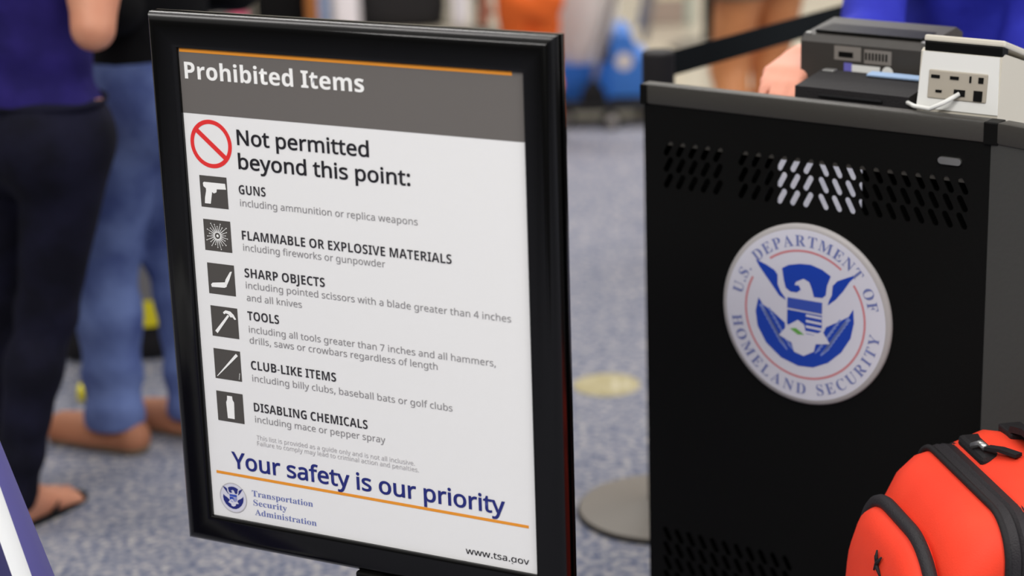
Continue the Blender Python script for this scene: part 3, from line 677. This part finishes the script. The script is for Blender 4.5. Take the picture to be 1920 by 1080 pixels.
for y_, w_ in ((-0.020, 0.005), (0.022, 0.005)):
    MB().tube([(p[0], p[1], p[2]) for p in [(0.1765, y_, 0.08)] + out_path(0.175, HB + 0.004, 0.065, y_) + [(-0.1765, y_, 0.08)]], w_, 8).build('piping', 'black_nylon', rb, True)
# front pocket
auto_smooth(bag_shell([(-0.084, 0.138, 0.538, 0.10), (-0.114, 0.146, 0.550, 0.10), (-0.130, 0.146, 0.543, 0.105), (-0.142, 0.141, 0.518, 0.11), (-0.147, 0.136, 0.478, 0.11), (-0.149, 0.10, 0.40, 0.08)]).build('front_pocket', 'red_bag', rb), 60)
mb = MB(); P0 = out_path(0.148, 0.556, 0.105, -0.112, 16)
mb.tube([(0.148, -0.112, 0.08)] + P0 + [(-0.148, -0.112, 0.08)], 0.0105, 10); pz_ = mb.build('pocket_zip', 'zip', rb, True)
# emblem on the pocket: a small crossed mark
mk = MB()
for p_, q_ in (((-0.016, -0.014), (0.014, 0.018)), ((-0.012, 0.010), (0.016, -0.016)), ((0.0, 0.0), (-0.004, 0.022))):
    mk.tube([(p_[0], 0, p_[1]), ((p_[0] + q_[0]) / 2, -0.002, (p_[1] + q_[1]) / 2), (q_[0], 0, q_[1])], [0.0014, 0.0032, 0.0014], 6)
mko = mk.build('emblem', 'black_nylon', rb, True); mko.location = (0.010, -0.1475, 0.490); mko['label'] = 'small dark crossed emblem'
# carry handle on the top, buckle and strap, side compression strap, telescopic handle and wheels
HZ = HB + 0.027
pts = [(-0.075, 0.098, HZ), (-0.068, 0.098, HZ + 0.016), (-0.03, 0.098, HZ + 0.026), (0.03, 0.098, HZ + 0.026), (0.068, 0.098, HZ + 0.016), (0.075, 0.098, HZ)]
MB().strap(pts, [(0, 1, 0)] * 6, 0.034, 0.010).build('carry_handle', 'black_nylon', rb)
for s_ in (-1, 1): MB().box(s_ * 0.086 - 0.026, s_ * 0.086 + 0.022, 0.080, 0.116, HZ - 0.004, HZ + 0.010, 0.003).build('handle_mount', 'black_nylon', rb)
MB().box(-0.118, -0.020, 0.018, 0.056, HB + 0.004, HB + 0.024, 0.008).build('zip_garage', 'black_nylon', rb)
mb = MB(); mb.tube([(-0.062, 0.020, HB + 0.025), (-0.050, 0.028, HB + 0.033), (-0.036, 0.030, HB + 0.031)], 0.0055, 8); mb.build('zip_pull', 'chrome', rb, True)
MB().strap([(-0.034, 0.032, HB + 0.032), (-0.012, 0.044, HB + 0.036), (0.018, 0.058, HB + 0.037)], [(-0.5, 1, 0)] * 3, 0.014, 0.005).build('zip_tag', 'black_nylon', rb)
for s_ in (-1, 1):
    MB().tube([(s_ * 0.07, 0.136, 0.10), (s_ * 0.07, 0.136, HB + 0.03)], 0.008, 10).build('telescopic_rod', 'black_metal', rb)
    w = MB(); w.lathe([(0, -0.012), (0.032, -0.012), (0.034, 0.0), (0.032, 0.012), (0, 0.012)], 24); bmesh.ops.transform(w.bm, matrix=Matrix.Translation((s_ * 0.13, 0.115, 0.0345)) @ Matrix.Rotation(PI / 2, 4, 'Y'), verts=w.bm.verts); w.build('wheel', 'rubber', rb, True)
    MB().box(s_ * 0.12 - 0.02, s_ * 0.12 + 0.02, -0.09, -0.05, 0.0, 0.052, 0.005).build('foot', 'rubber', rb)
MB().box(-0.085, 0.085, 0.122, 0.150, HB + 0.028, HB + 0.052, 0.008).build('telescopic_grip', 'black_nylon', rb)

# ------------------------------------------------------------------ people
def human(name, label, loc, heading, J, h=0.009, skin='skin', scale=1.0, hair_len=0.20, female=True, hair='hair'):
    D = dict(pel=(0, 0, .93), hipL=(-.09, 0, .89), hipR=(.09, 0, .89), kneL=(-.095, .02, .49), kneR=(.095, .02, .49), ankL=(-.095, -.01, .075), ankR=(.095, -.01, .075), toeL=(-.115, .17, .0), toeR=(.115, .17, .0),
             waist=(0, .0, 1.08), chest=(0, .0, 1.27), neck=(0, -.015, 1.42), head=(0, .015, 1.575), shL=(-.165, -.01, 1.38), shR=(.165, -.01, 1.38), elL=(-.215, -.04, 1.10), elR=(.215, -.04, 1.10), wrL=(-.225, .05, .87), wrR=(.225, .05, .87), faL=(-.22, .10, .78), faR=(.22, .10, .78))
    D.update(J); D = {k: np.array(v, float) * scale for k, v in D.items()}; S = scale
    lo = np.min(list(D.values()), 0) - .25; hi = np.max(list(D.values()), 0) + .25; lo[2] = -.03
    def legs(V, g, a=True, ank=True, kk=.03):
        for s_ in 'LR':
            hp, kn, an = D['hip' + s_], D['kne' + s_], D['ank' + s_]
            V.cap(hp, kn, .088 * S + g[0], .056 * S + g[1], kk); mid = kn + (an - kn) * .3 + np.array([0, -.012 * S, 0])
            V.cap(kn, mid, .053 * S + g[1], .054 * S + g[2], kk); V.cap(mid, an, .052 * S + g[2], .034 * S + g[3], kk)
        V.ell(D['pel'], (.165 * S + g[0], .112 * S + g[0], .12 * S + g[0]), .05)
        for sx in (-1, 1): V.ell(D['pel'] + np.array([sx * .07, -.055, -.035]) * S, (.088 * S + g[0], .085 * S + g[0], .095 * S + g[0]), .04)
    def torso(V, g):
        V.ell(D['pel'], (.162 * S + g, .11 * S + g, .11 * S + g), .05); V.ell(D['waist'], (.125 * S + g, .092 * S + g, .15 * S + g), .06); V.ell(D['chest'], (.152 * S + g, .108 * S + g, .17 * S + g), .06)
        V.cap(D['shL'] + [.04 * S, 0, .0], D['shR'] - [.04 * S, 0, 0], .055 * S + g, .055 * S + g, .05)
        if female:
            for sx in (-1, 1): V.ell(D['chest'] + np.array([sx * .07, .08, .02]) * S, (.058 * S + g,) * 3, .04)
    def arms(V, g, fore=True, upto=1.0):
        for s_ in 'LR':
            V.cap(D['sh' + s_], D['el' + s_], .048 * S + g, .038 * S + g, .035)
            if fore: V.cap(D['el' + s_], D['el' + s_] + (D['wr' + s_] - D['el' + s_]) * upto, .039 * S + g, (.039 - .014 * upto) * S + g, .02)
    V = Vox(lo, hi, h); legs(V, (0, 0, 0, 0)); torso(V, 0); arms(V, 0)
    V.cap(D['chest'] + [0, -.01, .12 * S], D['head'] - [0, .02 * S, .06 * S], .052 * S, .05 * S, .03)
    H = D['head']; V.ell(H + [0, -.01 * S, .02 * S], (.074 * S, .092 * S, .092 * S), .02); V.ell(H + [0, .02 * S, -.05 * S], (.055 * S, .068 * S, .062 * S), .03)
    V.cap(H + np.array([0, .088, .0]) * S, H + np.array([0, .104, -.028]) * S, .010 * S, .015 * S, .012)
    for sx in (-1, 1):
        V.ell(H + np.array([sx * .078, -.005, -.01]) * S, (.012 * S, .022 * S, .034 * S), .008)
        V.ell(H + np.array([sx * .03, .093, .012]) * S, (.016 * S, .012 * S, .010 * S), 0, cut=True)
    for s_ in 'LR':
        an, to = D['ank' + s_], D['toe' + s_]; d = to - an; d[2] = 0; d /= np.linalg.norm(d); sd = np.array([d[1], -d[0], 0]); z = np.array([0, 0, 1.])
        heel = an - d * .035 * S; heel[2] = .032 * S; ball = np.array([to[0], to[1], 0]) - d * .055 * S + z * .022 * S
        V.cap(an, heel, .034 * S, .030 * S, .02); V.cap(heel, ball, .030 * S, .024 * S, .02); V.cap(an + d * .01, ball + sd * .012 * S, .034 * S, .022 * S, .03); V.cap(heel - z * .004, ball - sd * .018 * S - z * .002, .026 * S, .022 * S, .02)
        for i in range(5):
            o = (i - 2) * .0165 * S * (1 if s_ == 'R' else -1); ln = (.058, .060, .054, .046, .036)[i] * S; r_ = (.0125, .0095, .009, .0085, .008)[i] * S
            b = ball + sd * o * 0.9 + d * .006; V.cap(b, b + d * ln + sd * o * .12 - z * (.010 * S), r_ * 1.15, r_, .006)
        wr, fa = D['wr' + s_], D['fa' + s_]; d = (fa - wr); Lh = np.linalg.norm(d); d /= Lh
        ref = np.array([1., 0, 0]) if abs(d[0]) < .8 else np.array([0, 0, 1.]); inn = np.cross(d, ref); inn /= np.linalg.norm(inn); wd = np.cross(inn, d)
        if abs(D['el' + s_][2] - wr[2]) < .12 * S: wd, inn = np.cross(d, z), -z; wd = wd / np.linalg.norm(wd)
        for i in range(4):
            o = (i - 1.5) * .019 * S; k0 = wr + d * .085 * S + wd * o; V.cap(wr + d * .015 * S + wd * o * .5, k0, .017 * S, .0135 * S, .012)
            ln = (.030, .034, .032, .025)[i] * S; k1 = k0 + (d + inn * .25) * ln; k2 = k1 + (d * .8 + inn * .6) * ln * .75; k3 = k2 + (d * .6 + inn * .8) * ln * .6
            V.cap(k0, k1, .0105 * S, .0095 * S, .003); V.cap(k1, k2, .0095 * S, .0085 * S, .003); V.cap(k2, k3, .0085 * S, .0075 * S, .003)
        sg = -1 if s_ == 'R' else 1; t0 = wr + d * .03 * S - wd * .022 * S * sg * -1; t1 = t0 + (d * .6 + wd * .7 * sg + inn * .3) * .038 * S; V.cap(t0, t1, .014 * S, .011 * S, .008); V.cap(t1, t1 + (d * .9 + inn * .3) * .03 * S, .011 * S, .009 * S, .004)
    body = link(name, V.mesh('body'), skin, None); body.location = loc; body.rotation_euler = (0, 0, heading); tag(body, label, 'person')
    # face details and hair
    for sx in (-1, 1):
        b = bmesh.new(); bmesh.ops.create_uvsphere(b, u_segments=12, v_segments=8, radius=.010 * S); bmesh.ops.translate(b, verts=b.verts, vec=Vector(H + np.array([sx * .03, .084, .012]) * S)); me = bpy.data.meshes.new('eye'); b.to_mesh(me); b.free(); link('eye', me, 'eye', body, True)
    MB().tube([H + np.array([-.022, .085, -.056]) * S, H + np.array([0, .0925, -.054]) * S, H + np.array([.022, .085, -.056]) * S], [.003, .006, .003], 8).build('mouth', 'lip', body, True)
    V = Vox(H - [.13 * S, .16 * S, .12 * S + hair_len], H + [.13 * S, .13 * S, .15 * S], .008)
    V.ell(H + [0, -.02 * S, .03 * S], (.086 * S, .100 * S, .098 * S), .02)
    if hair_len > .05: V.cap(H + np.array([0, -.06, .0]) * S, H + np.array([0, -.085, -.02 - hair_len]) * S, .07 * S, .035 * S, .03)
    V.plane(H + np.array([0, .045, .0]) * S, (0, 1, -.55)); link('hair', V.mesh('hair'), hair, body)
    def cloth(nm, m, fn, hh=h):
        v = Vox(lo, hi, hh); fn(v); return link(nm, v.mesh(nm), m, body)
    return body, D, legs, torso, arms, cloth
def rot2(x, y, a): return (x * math.cos(a) - y * math.sin(a), x * math.sin(a) + y * math.cos(a))

# woman in the navy top, walking away on the left
w1, D, legs, torso, arms, cloth = human('person', 'person seen from behind in navy sleeveless top, dark jeans and flip-flops', (-0.968, 4.315, 0), -0.54,
    dict(pel=(-.005, 0, .855), hipL=(-.085, 0, .82), hipR=(.085, 0, .82), kneL=(-.19, .03, .45), kneR=(.005, -.02, .46), ankL=(-.31, .05, .075), ankR=(-.035, -.13, .07), toeL=(-.35, .22, 0), toeR=(-.030, .045, 0),
         waist=(0, 0, 1.02), chest=(-.005, .01, 1.21), neck=(-.005, .0, 1.36), head=(-.005, .03, 1.51), shL=(-.165, 0, 1.32), shR=(.16, -.01, 1.32), elL=(-.22, -.03, 1.06), elR=(.235, -.06, 1.075), wrL=(-.2, .15, 1.0), wrR=(.225, .08, 1.29), faL=(-.19, .24, .99), faR=(.215, .10, 1.38)), 0.0085)
def jeans(V): legs(V, (.008, .006, .005, .012)); V.plane((0, 0, .93), (0, .08, 1)); V.plane((0, 0, .045), (0, 0, -1)); V.wrinkle(.003, lambda x, y, z: np.sin(z * 70 + x * 25) * np.exp(-((z - .14) / .09) ** 2) + .6 * np.sin(z * 55 + y * 40) * np.exp(-((z - .46) / .08) ** 2))
jn = cloth('jeans', 'dark_denim', jeans)
MB().tube([(.170 * math.cos(t), .118 * math.sin(t) - .003, .905) for t in np.linspace(0, 2 * PI, 33)[:-1]], .011, 8, 0.4, True).build('waistband', 'dark_denim', jn, True)
def top(V): torso(V, .017); V.plane((0, 0, .873), (0, 0, -1)); V.plane((0, 0, 1.33), (0, 0, 1)); V.wrinkle(.003, lambda x, y, z: np.sin(z * 60 + x * 12 + y * 9) * np.exp(-((z - 1.0) / .1) ** 2))
cloth('tank_top', 'navy_top', top)
def sandal(parent, an, to, S=1.0):
    an, to = Vector(an), Vector(to); d = (to - an); d.z = 0; d.normalize(); sd = Vector((d.y, -d.x, 0)); a0 = an - d * .075; a0.z = 0; L = (to - an).length + .085; mb = MB(); lp = []
    for zz, e in ((0.0, .0), (.004, .002), (.012, .002), (.014, .0)):
        pts = []
        for i in range(28):
            a = 2 * PI * i / 28; u = .5 - .5 * math.cos(a); w = (.026 + .018 * u) * (abs(math.sin(a)) ** .6) * (1 if math.sin(a) >= 0 else -1)
            p = a0 + d * (u * L) + sd * (w * (1 + e)); pts.append((p.x, p.y, zz - .012 + .0125))
        lp.append(pts)
    mb.loft(lp); s_ = mb.build('flip_flop', 'rubber', parent)
    t = to - d * .025; t.z = .02
    for sg in (-1, 1):
        q = t - d * .085 + sd * sg * .040; q.z = .012; mid = (t + q) / 2 + Vector((0, 0, .034))
        MB().tube([tuple(t), tuple((t + mid) / 2 + Vector((0, 0, .008))), tuple(mid), tuple((q + mid) / 2 + Vector((0, 0, -.001)) + sd * sg * .006), tuple(q)], .005, 8).build('thong_strap', 'rubber', s_, True)
sandal(w1, D['ankR'], D['toeR']); sandal(w1, D['ankL'], D['toeL'])

# woman in pale jeans, turned to the left
w2, D, legs, torso, arms, cloth = human('person', 'person in black top, light blue jeans and brown shoes beside the sign', (-0.775, 4.70, 0), 1.01,
    dict(pel=(0, 0, .85), hipL=(-.085, 0, .81), hipR=(.085, 0, .81), kneL=(-.10, .12, .44), kneR=(.06, .03, .45), ankL=(-.105, .115, .075), ankR=(.05, .0, .075), toeL=(-.125, .29, 0), toeR=(.04, .17, 0),
         waist=(0, .0, 1.0), chest=(0, .0, 1.18), neck=(0, -.01, 1.33), head=(0, .03, 1.48), shL=(-.16, -.01, 1.29), shR=(.16, -.01, 1.29), elL=(-.17, -.06, 1.05), elR=(.2, -.08, 1.04), wrL=(-.13, .12, 1.13), wrR=(.16, .14, 1.0), faL=(-.09, .20, 1.17), faR=(.13, .22, 1.0)), 0.0085)
def jeans2(V): legs(V, (.016, .022, .018, .034)); V.plane((0, 0, .925), (0, 0, 1)); V.plane((0, 0, .055), (0, 0, -1)); V.wrinkle(.0045, lambda x, y, z: np.sin(z * 62 + x * 22 + y * 18) * np.exp(-((z - .15) / .12) ** 2) + .5 * np.sin(z * 48 + y * 35) * np.exp(-((z - .5) / .1) ** 2))
cloth('jeans', 'blue_denim', jeans2)
def top2(V): torso(V, .018); arms(V, .012); V.plane((0, 0, .89), (0, 0, -1)); V.plane((0, 0, 1.33), (0, 0, 1)); V.ell(D['wrL'], (.07, .07, .07), cut=True); V.ell(D['faL'], (.11, .11, .11), cut=True); V.ell(D['wrR'], (.07, .07, .07), cut=True); V.ell(D['faR'], (.11, .11, .11), cut=True)
cloth('black_top', 'black_cloth', top2)
def flat_shoe(parent, an, to, m='brown_leather'):
    an, to = np.array(an), np.array(to); d = to - an; d[2] = 0; d /= np.linalg.norm(d); sd = np.array([d[1], -d[0], 0]); z = np.array([0, 0, 1.])
    heel = an - d * .045; heel[2] = .034; tip = np.array([to[0], to[1], .026]); v = Vox(np.minimum(heel, tip) - .09, np.maximum(heel, tip) + [.09, .09, .1], .005)
    v.cap(heel, tip - d * .03, .042, .040, .02); v.cap(heel + d * .1, tip - d * .025 + sd * .008, .045, .038, .02); v.plane((0, 0, .012), (0, 0, -1)); v.plane(heel + z * .024, (0, 0, 1)) if False else v.ell((an[0] + d[0] * .03, an[1] + d[1] * .03, .095), (.06, .06, .045), cut=True)
    s_ = link('shoe', v.mesh('shoe'), m, parent)
    v = Vox(np.minimum(heel, tip) - .1, np.maximum(heel, tip) + [.1, .1, .06], .005); v.cap(heel, tip - d * .03, .046, .044, .02); v.plane((0, 0, .014), (0, 0, 1)); v.plane((0, 0, .0), (0, 0, -1)); link('sole', v.mesh('sole'), 'sole', s_)
flat_shoe(w2, D['ankL'], D['toeL']); flat_shoe(w2, D['ankR'], D['toeR'])

# officer behind the podium
oo = Vector((0.915, 4.135, 0))
def ol(wx, wy, z, h=PY + PI):
    dx, dy = wx - oo.x, wy - oo.y; x, y = rot2(dx, dy, -h); return (x, y, z)
off, D, legs, torso, arms, cloth = human('person', 'security officer in royal blue shirt behind the podium', oo, PY + PI,
    dict(pel=(0, -.02, .90), waist=(0, 0, 1.05), chest=(0, .03, 1.25), neck=(0, .05, 1.40), head=(0, .10, 1.55), shL=(-.19, .02, 1.36), shR=(.19, .02, 1.36),
         elR=ol(*pod(-.150, .53, 1.05)), wrR=ol(*pod(-.146, .25, 1.080)), faR=ol(*pod(-.112, .085, 1.063)), elL=ol(.985, 3.95, 1.02), wrL=ol(1.0, 3.67, 1.01), faL=ol(.985, 3.57, 1.00)), 0.0075, 'skin_pink', 1.0, 0.0, False)
def trousers(V): legs(V, (.02, .024, .022, .04)); V.plane((0, 0, .96), (0, 0, 1)); V.plane((0, 0, .05), (0, 0, -1))
cloth('trousers', 'black_cloth', trousers)
def shirt(V): torso(V, .030); arms(V, .020, True, .55); V.plane((0, 0, .86), (0, 0, -1)); V.plane((0, 0, 1.42), (0, -.2, 1)); V.wrinkle(.006, lambda x, y, z: np.sin(z * 38 + x * 30 + y * 12) * .7 + np.sin(x * 45 - z * 20) * .5)
cloth('shirt', 'royal', shirt)
MB().tube([(.185 * math.cos(t), .135 * math.sin(t) - .02, .875) for t in np.linspace(0, 2 * PI, 33)[:-1]], .02, 8, .35, True).build('duty_belt', 'black_nylon', off, True)
flat_shoe(off, D['ankL'], D['toeL'], 'black_cloth'); flat_shoe(off, D['ankR'], D['toeR'], 'black_cloth')

# person with bare tanned legs beyond the belt
w3, D, legs, torso, arms, cloth = human('person', 'person with bare tanned legs in khaki shorts walking beyond the black belt', (0.80, 6.45, 0), 0.5,
    dict(hipL=(-.08, 0, .89), hipR=(.08, 0, .89), kneL=(-.10, .06, .49), kneR=(.05, .06, .49), ankL=(-.17, -.10, .09), ankR=(-.05, -.02, .08), toeL=(-.19, .08, 0), toeR=(-.05, .16, 0)), 0.010, 'skin_tan')
def shorts(V): legs(V, (.018, .03, .03, .03)); V.plane((0, 0, 1.0), (0, 0, 1)); V.plane((0, 0, .715), (0, 0, -1))
cloth('shorts', 'khaki', shorts)
def tee(V): torso(V, .018); arms(V, .014, False); V.plane((0, 0, .9), (0, 0, -1)); V.plane((0, 0, 1.40), (0, 0, 1))
cloth('t_shirt', 'cart_white', tee)
flat_shoe(w3, D['ankL'], D['toeL']); flat_shoe(w3, D['ankR'], D['toeR'])

# child in orange
w4, D, legs, torso, arms, cloth = human('person', 'child in orange trousers standing beyond the sign', (0.092, 7.6, 0), 0.15, dict(ankL=(-.11, 0, .09), ankR=(.11, 0, .09), elL=(-.25, -.03, 1.12), elR=(.22, .0, 1.12), wrL=(-.27, .02, .9), wrR=(.17, .14, 1.0), faL=(-.27, .07, .8), faR=(.12, .20, 1.0)), 0.008, 'skin', 0.58)
def otr(V): legs(V, (.010, .016, .016, .020), kk=.02); V.plane((0, 0, .58), (0, 0, 1)); V.plane((0, 0, .04), (0, 0, -1)); V.wrinkle(.003, lambda x, y, z: np.sin(z * 60 + x * 40))
cloth('trousers', 'orange_cloth', otr)
def ote(V): torso(V, .014); arms(V, .012, False); V.plane((0, 0, .53), (0, 0, -1)); V.plane((0, 0, .81), (0, 0, 1))
cloth('t_shirt', 'orange_cloth', ote)
flat_shoe(w4, D['ankL'], D['toeL'], 'rubber'); flat_shoe(w4, D['ankR'], D['toeR'], 'rubber')

# ------------------------------------------------------------------ bags on the floor
def soft_bag(name, label, cat, loc, rz, sx, sy, sz, m, prof=((0, .86), (.03, .96), (.15, 1.0), (.6, 1.0), (.85, .95), (.96, .82), (1, .62))):
    t = thing(name, label, cat, loc, rz)
    o = MB(); loops = []
    for z, k in prof:
        z *= sz; pts = []
        for i in range(32):
            a = 2 * PI * i / 32; c, s_ = math.cos(a), math.sin(a); pts.append((sx / 2 * k * math.copysign(abs(c) ** .5, c), sy / 2 * k * math.copysign(abs(s_) ** .5, s_), z))
        loops.append(pts)
    o.loft(loops); auto_smooth(o.build('bag_body', m, t), 70); return t
# navy and white bag at the lower left, close to the camera
nb = soft_bag('suitcase', 'navy bag with white stripes at the lower left edge', 'suitcase', (-0.866, 2.78, 0), 0.0, 0.50, 0.22, 0.77, 'stripe', ((0, .9), (.03, .98), (.1, 1.0), (.43, 1.0), (.55, .91), (.95, .59), (.99, .52), (1, .40)))
MB().strap([(-0.07, 0, 0.765), (-0.06, 0, 0.80), (0.06, 0, 0.80), (0.07, 0, 0.765)], [(0, 1, 0)] * 4, 0.03, 0.008).build('handle', 'black_nylon', nb)
# black bag with yellow trim behind the jeans
bb = soft_bag('backpack', 'black and grey backpack with yellow trim on the floor behind the jeans', 'backpack', (-0.985, 5.40, 0), 0.1, 0.42, 0.22, 0.34, 'black_nylon')
mb = MB(); mb.disc(0.03, 0.205, 0.105, -0.114, 32); mb.build('front_panel', 'grey_nylon', bb)
mb = MB(); mb.poly([(0.03 + .1 * math.cos(a), 0.165 + .07 * math.sin(a)) for a in np.linspace(PI, 2 * PI, 20)], -0.117, 0.002); mb.build('yellow_patch', 'yellow', bb)
MB().strap([(-.10, -.105, .12), (-.105, -.18, .03), (-.11, -.34, .012)], [(1, 0, 0)] * 3, .045, .012).build('strap', 'black_nylon', bb)
MB().box(-0.135, -0.085, -0.40, -0.335, 0.0, 0.035, 0.01).build('yellow_tab', 'yellow', bb)
MB().tube([(-.06, .0, .33), (-.05, .0, .38), (.05, .0, .38), (.06, .0, .33)], .012, 8).build('handle', 'black_nylon', bb)

# luggage waiting on the tile floor at the back
bk = soft_bag('backpack', 'black backpack with grey emblem on the tile floor behind the sign', 'backpack', (-0.50, 10.15, 0), -0.05, 0.46, 0.26, 0.46, 'black_nylon')
mb = MB(); mb.ring(0.04, 0.235, 0.025, 0.045, -0.134, 0, PI, 20); mb.box(-.005, .085, -.136, -.132, .205, .235); mb.build('emblem', 'grey_nylon', bk)
MB().strap([(-.2, -.125, .42), (-.215, -.16, .28), (-.18, -.15, .12), (-.12, -.135, .04)], [(1, 0, 0)] * 4, .05, .012).build('shoulder_strap', 'black_nylon', bk)
MB().tube([(-.06, .0, .45), (-.04, .0, .50), (.04, .0, .50), (.06, .0, .45)], .012, 8).build('handle', 'black_nylon', bk)
wb = soft_bag('plastic_bag', 'white plastic bag left of the black backpack at the back', 'bag', (-0.722, 9.86, 0), 0.0, 0.12, 0.12, 0.30, 'white_bag')
for s_ in (-1, 1): MB().tube([(s_ * .028 - .02, 0, .29), (s_ * .028 - .014, 0, .36), (s_ * .028 + .014, 0, .36), (s_ * .028 + .02, 0, .29)], .006, 6).build('handle', 'white_bag', wb)
wb = soft_bag('plastic_bag', 'pale white bag right of the black backpack at the back', 'bag', (-0.205, 10.10, 0), 0.1, 0.08, 0.12, 0.34, 'white_bag')
MB().tube([(-.03, 0, .33), (-.02, 0, .40), (.02, 0, .40), (.03, 0, .33)], .007, 6).build('handle', 'white_bag', wb)
def case(label, loc, w, dp, hh, m, rz=0.0):
    t = thing('suitcase', label, 'suitcase', loc, rz)
    auto_smooth(MB().box(-w / 2, w / 2, -dp / 2, dp / 2, .04, hh, min(w, dp) * .18, 3).build('shell', m, t), 50)
    MB().box(-w / 2 - .002, w / 2 + .002, -.008, .008, .05, hh - .002, .002).build('zip_band', 'zip', t)
    for s_ in (-1, 1):
        k = MB(); k.lathe([(0, -.01), (.02, -.01), (.02, .01), (0, .01)], 16); bmesh.ops.transform(k.bm, matrix=Matrix.Translation((s_ * (w / 2 - .02), 0, .0205)) @ Matrix.Rotation(PI / 2, 4, 'Y'), verts=k.bm.verts); k.build('wheel', 'rubber', t, True)
    MB().tube([(-w * .25, 0, hh - .003), (-w * .22, 0, hh + .03), (w * .22, 0, hh + .03), (w * .25, 0, hh - .003)], .008, 8).build('handle', 'black_nylon', t)
case('black suitcase standing behind the sign left of the tan case', (-1.035, 10.02, 0), .25, .22, .55, 'black_cloth')
case('narrow tan leather case next to the black suitcase at the back', (-0.880, 9.96, 0), .045, .28, .45, 'tan_case')
case('narrow pale blue case between tan case and white bag', (-0.826, 9.96, 0), .040, .28, .42, 'blue_case')
pk = soft_bag('backpack', 'grey and pink backpack on the floor left of the black suitcase', 'backpack', (-1.28, 10.02, 0), 0.0, 0.20, 0.18, 0.42, 'grey_nylon')
MB().strap([(-.05, -.095, .40), (.0, -.105, .28), (.045, -.105, .14), (.06, -.098, .03)], [(1, 0, 0)] * 4, .075, .014).build('pink_panel', 'pink_cloth', pk)

# ------------------------------------------------------------------ cleaning cart, broom, partition
ct = thing('cleaning_cart', 'blue cleaning cart with pale waste bag on the tile by the wall', 'cart', (0.375, 8.10, 0), 0.0)
mb = MB(); mb.loft([[(x0, y0, z) for x0, y0 in ((-.18 - e, -.16), (.02, -.16), (.02, .16), (-.18 - e, .16))] for z, e in ((.085, -.02), (.215, 0.0))]); mb.build('bucket', 'cart_blue', ct)
mb = MB(); mb.loft([[(p[0], y, p[1]) for p in ((0.02, .09), (.155, .09), (.165, .22), (.125, .24), (.11, .30), (.09, .325), (.045, .325), (.025, .30))] for y in (-.15, .15)]); auto_smooth(mb.build('wringer_housing', 'cart_blue_pale', ct))
mb = MB(); mb.disc(.072, .225, .033, -.152, 24); mb.build('round_label', 'cart_white', ct)
v = Vox((-.27, -.22, .15), (.1, .2, 1.0), .012); v.ell((-.09, -.01, .54), (.155, .18, .46), .02); v.plane((0, 0, .205), (0, 0, -1)); v.plane((0, 0, .92), (0, 0, 1)); link('waste_bag', v.mesh('waste_bag'), 'cart_white', ct)
MB().box(-.20, .20, -.29, .17, .065, .085, .005).build('base_frame', 'rubber', ct)
for x, y in ((-.16, -.24), (.01, -.305), (-.16, .13), (.16, .13)):
    k = MB(); k.lathe([(0, -.014), (.033, -.014), (.035, 0), (.033, .014), (0, .014)], 20); bmesh.ops.transform(k.bm, matrix=Matrix.Translation((x, y, .034)) @ Matrix.Rotation(PI / 2, 4, 'Y') @ Matrix.Rotation(1.15, 4, 'X'), verts=k.bm.verts); wl = k.build('wheel', 'rubber', ct, True)
    k = MB(); k.lathe([(0, -.016), (.021, -.016), (.021, .016), (0, .016)], 16); bmesh.ops.transform(k.bm, matrix=Matrix.Translation((x, y, .034)) @ Matrix.Rotation(PI / 2, 4, 'Y') @ Matrix.Rotation(1.15, 4, 'X'), verts=k.bm.verts); k.build('hub', 'tube', wl, True)
for y in (-.14, .14): MB().tube([(.15, y, .30), (.20, y, .55), (.27, y, .90), (.27, y, .95)], .014, 10).build('push_handle', 'tube', ct, True)
MB().tube([(.27, -.14, .94), (.27, .14, .94)], .014, 10).build('push_handle', 'tube', ct, True)
br = thing('broom', 'long-handled lobby broom with black head leaning on the blue cart', 'broom', (0.327, 7.875, 0.0855))
MB().tube([(0.0, 0.02, .07), (.12, 0.06, .52), (.22, 0.10, .92)], .012, 10).build('handle', 'tube', br, True)
mb = MB(); mb.loft([[(x * k, y * k2, z) for x, y in ((-.045, -.03), (.045, -.03), (.045, .03), (-.045, .03))] for z, k, k2 in ((0.0, 1.05, 1.2), (.035, 1.0, 1.0), (.065, .6, .7), (.085, .25, .45))]); mb.build('head', 'rubber', br)
pn = thing('partition', 'cream partition panel with painted taupe reflection on the tile floor by the bare legs', 'partition', (0.76, 9.95, 0), 0.0)
MB().box(-.10, .085, -.02, .02, 0.12, 1.5, .004).build('upper_panel', 'cream', pn); MB().box(-.10, .085, -.018, .018, 0, .12, .004).build('painted_reflection', 'brownish', pn); MB().box(.085, .125, -.025, .025, 0, 1.52, .004).build('edge_post', 'greenish', pn)  # taupe strip at the foot imitates the panel's reflection in the tile
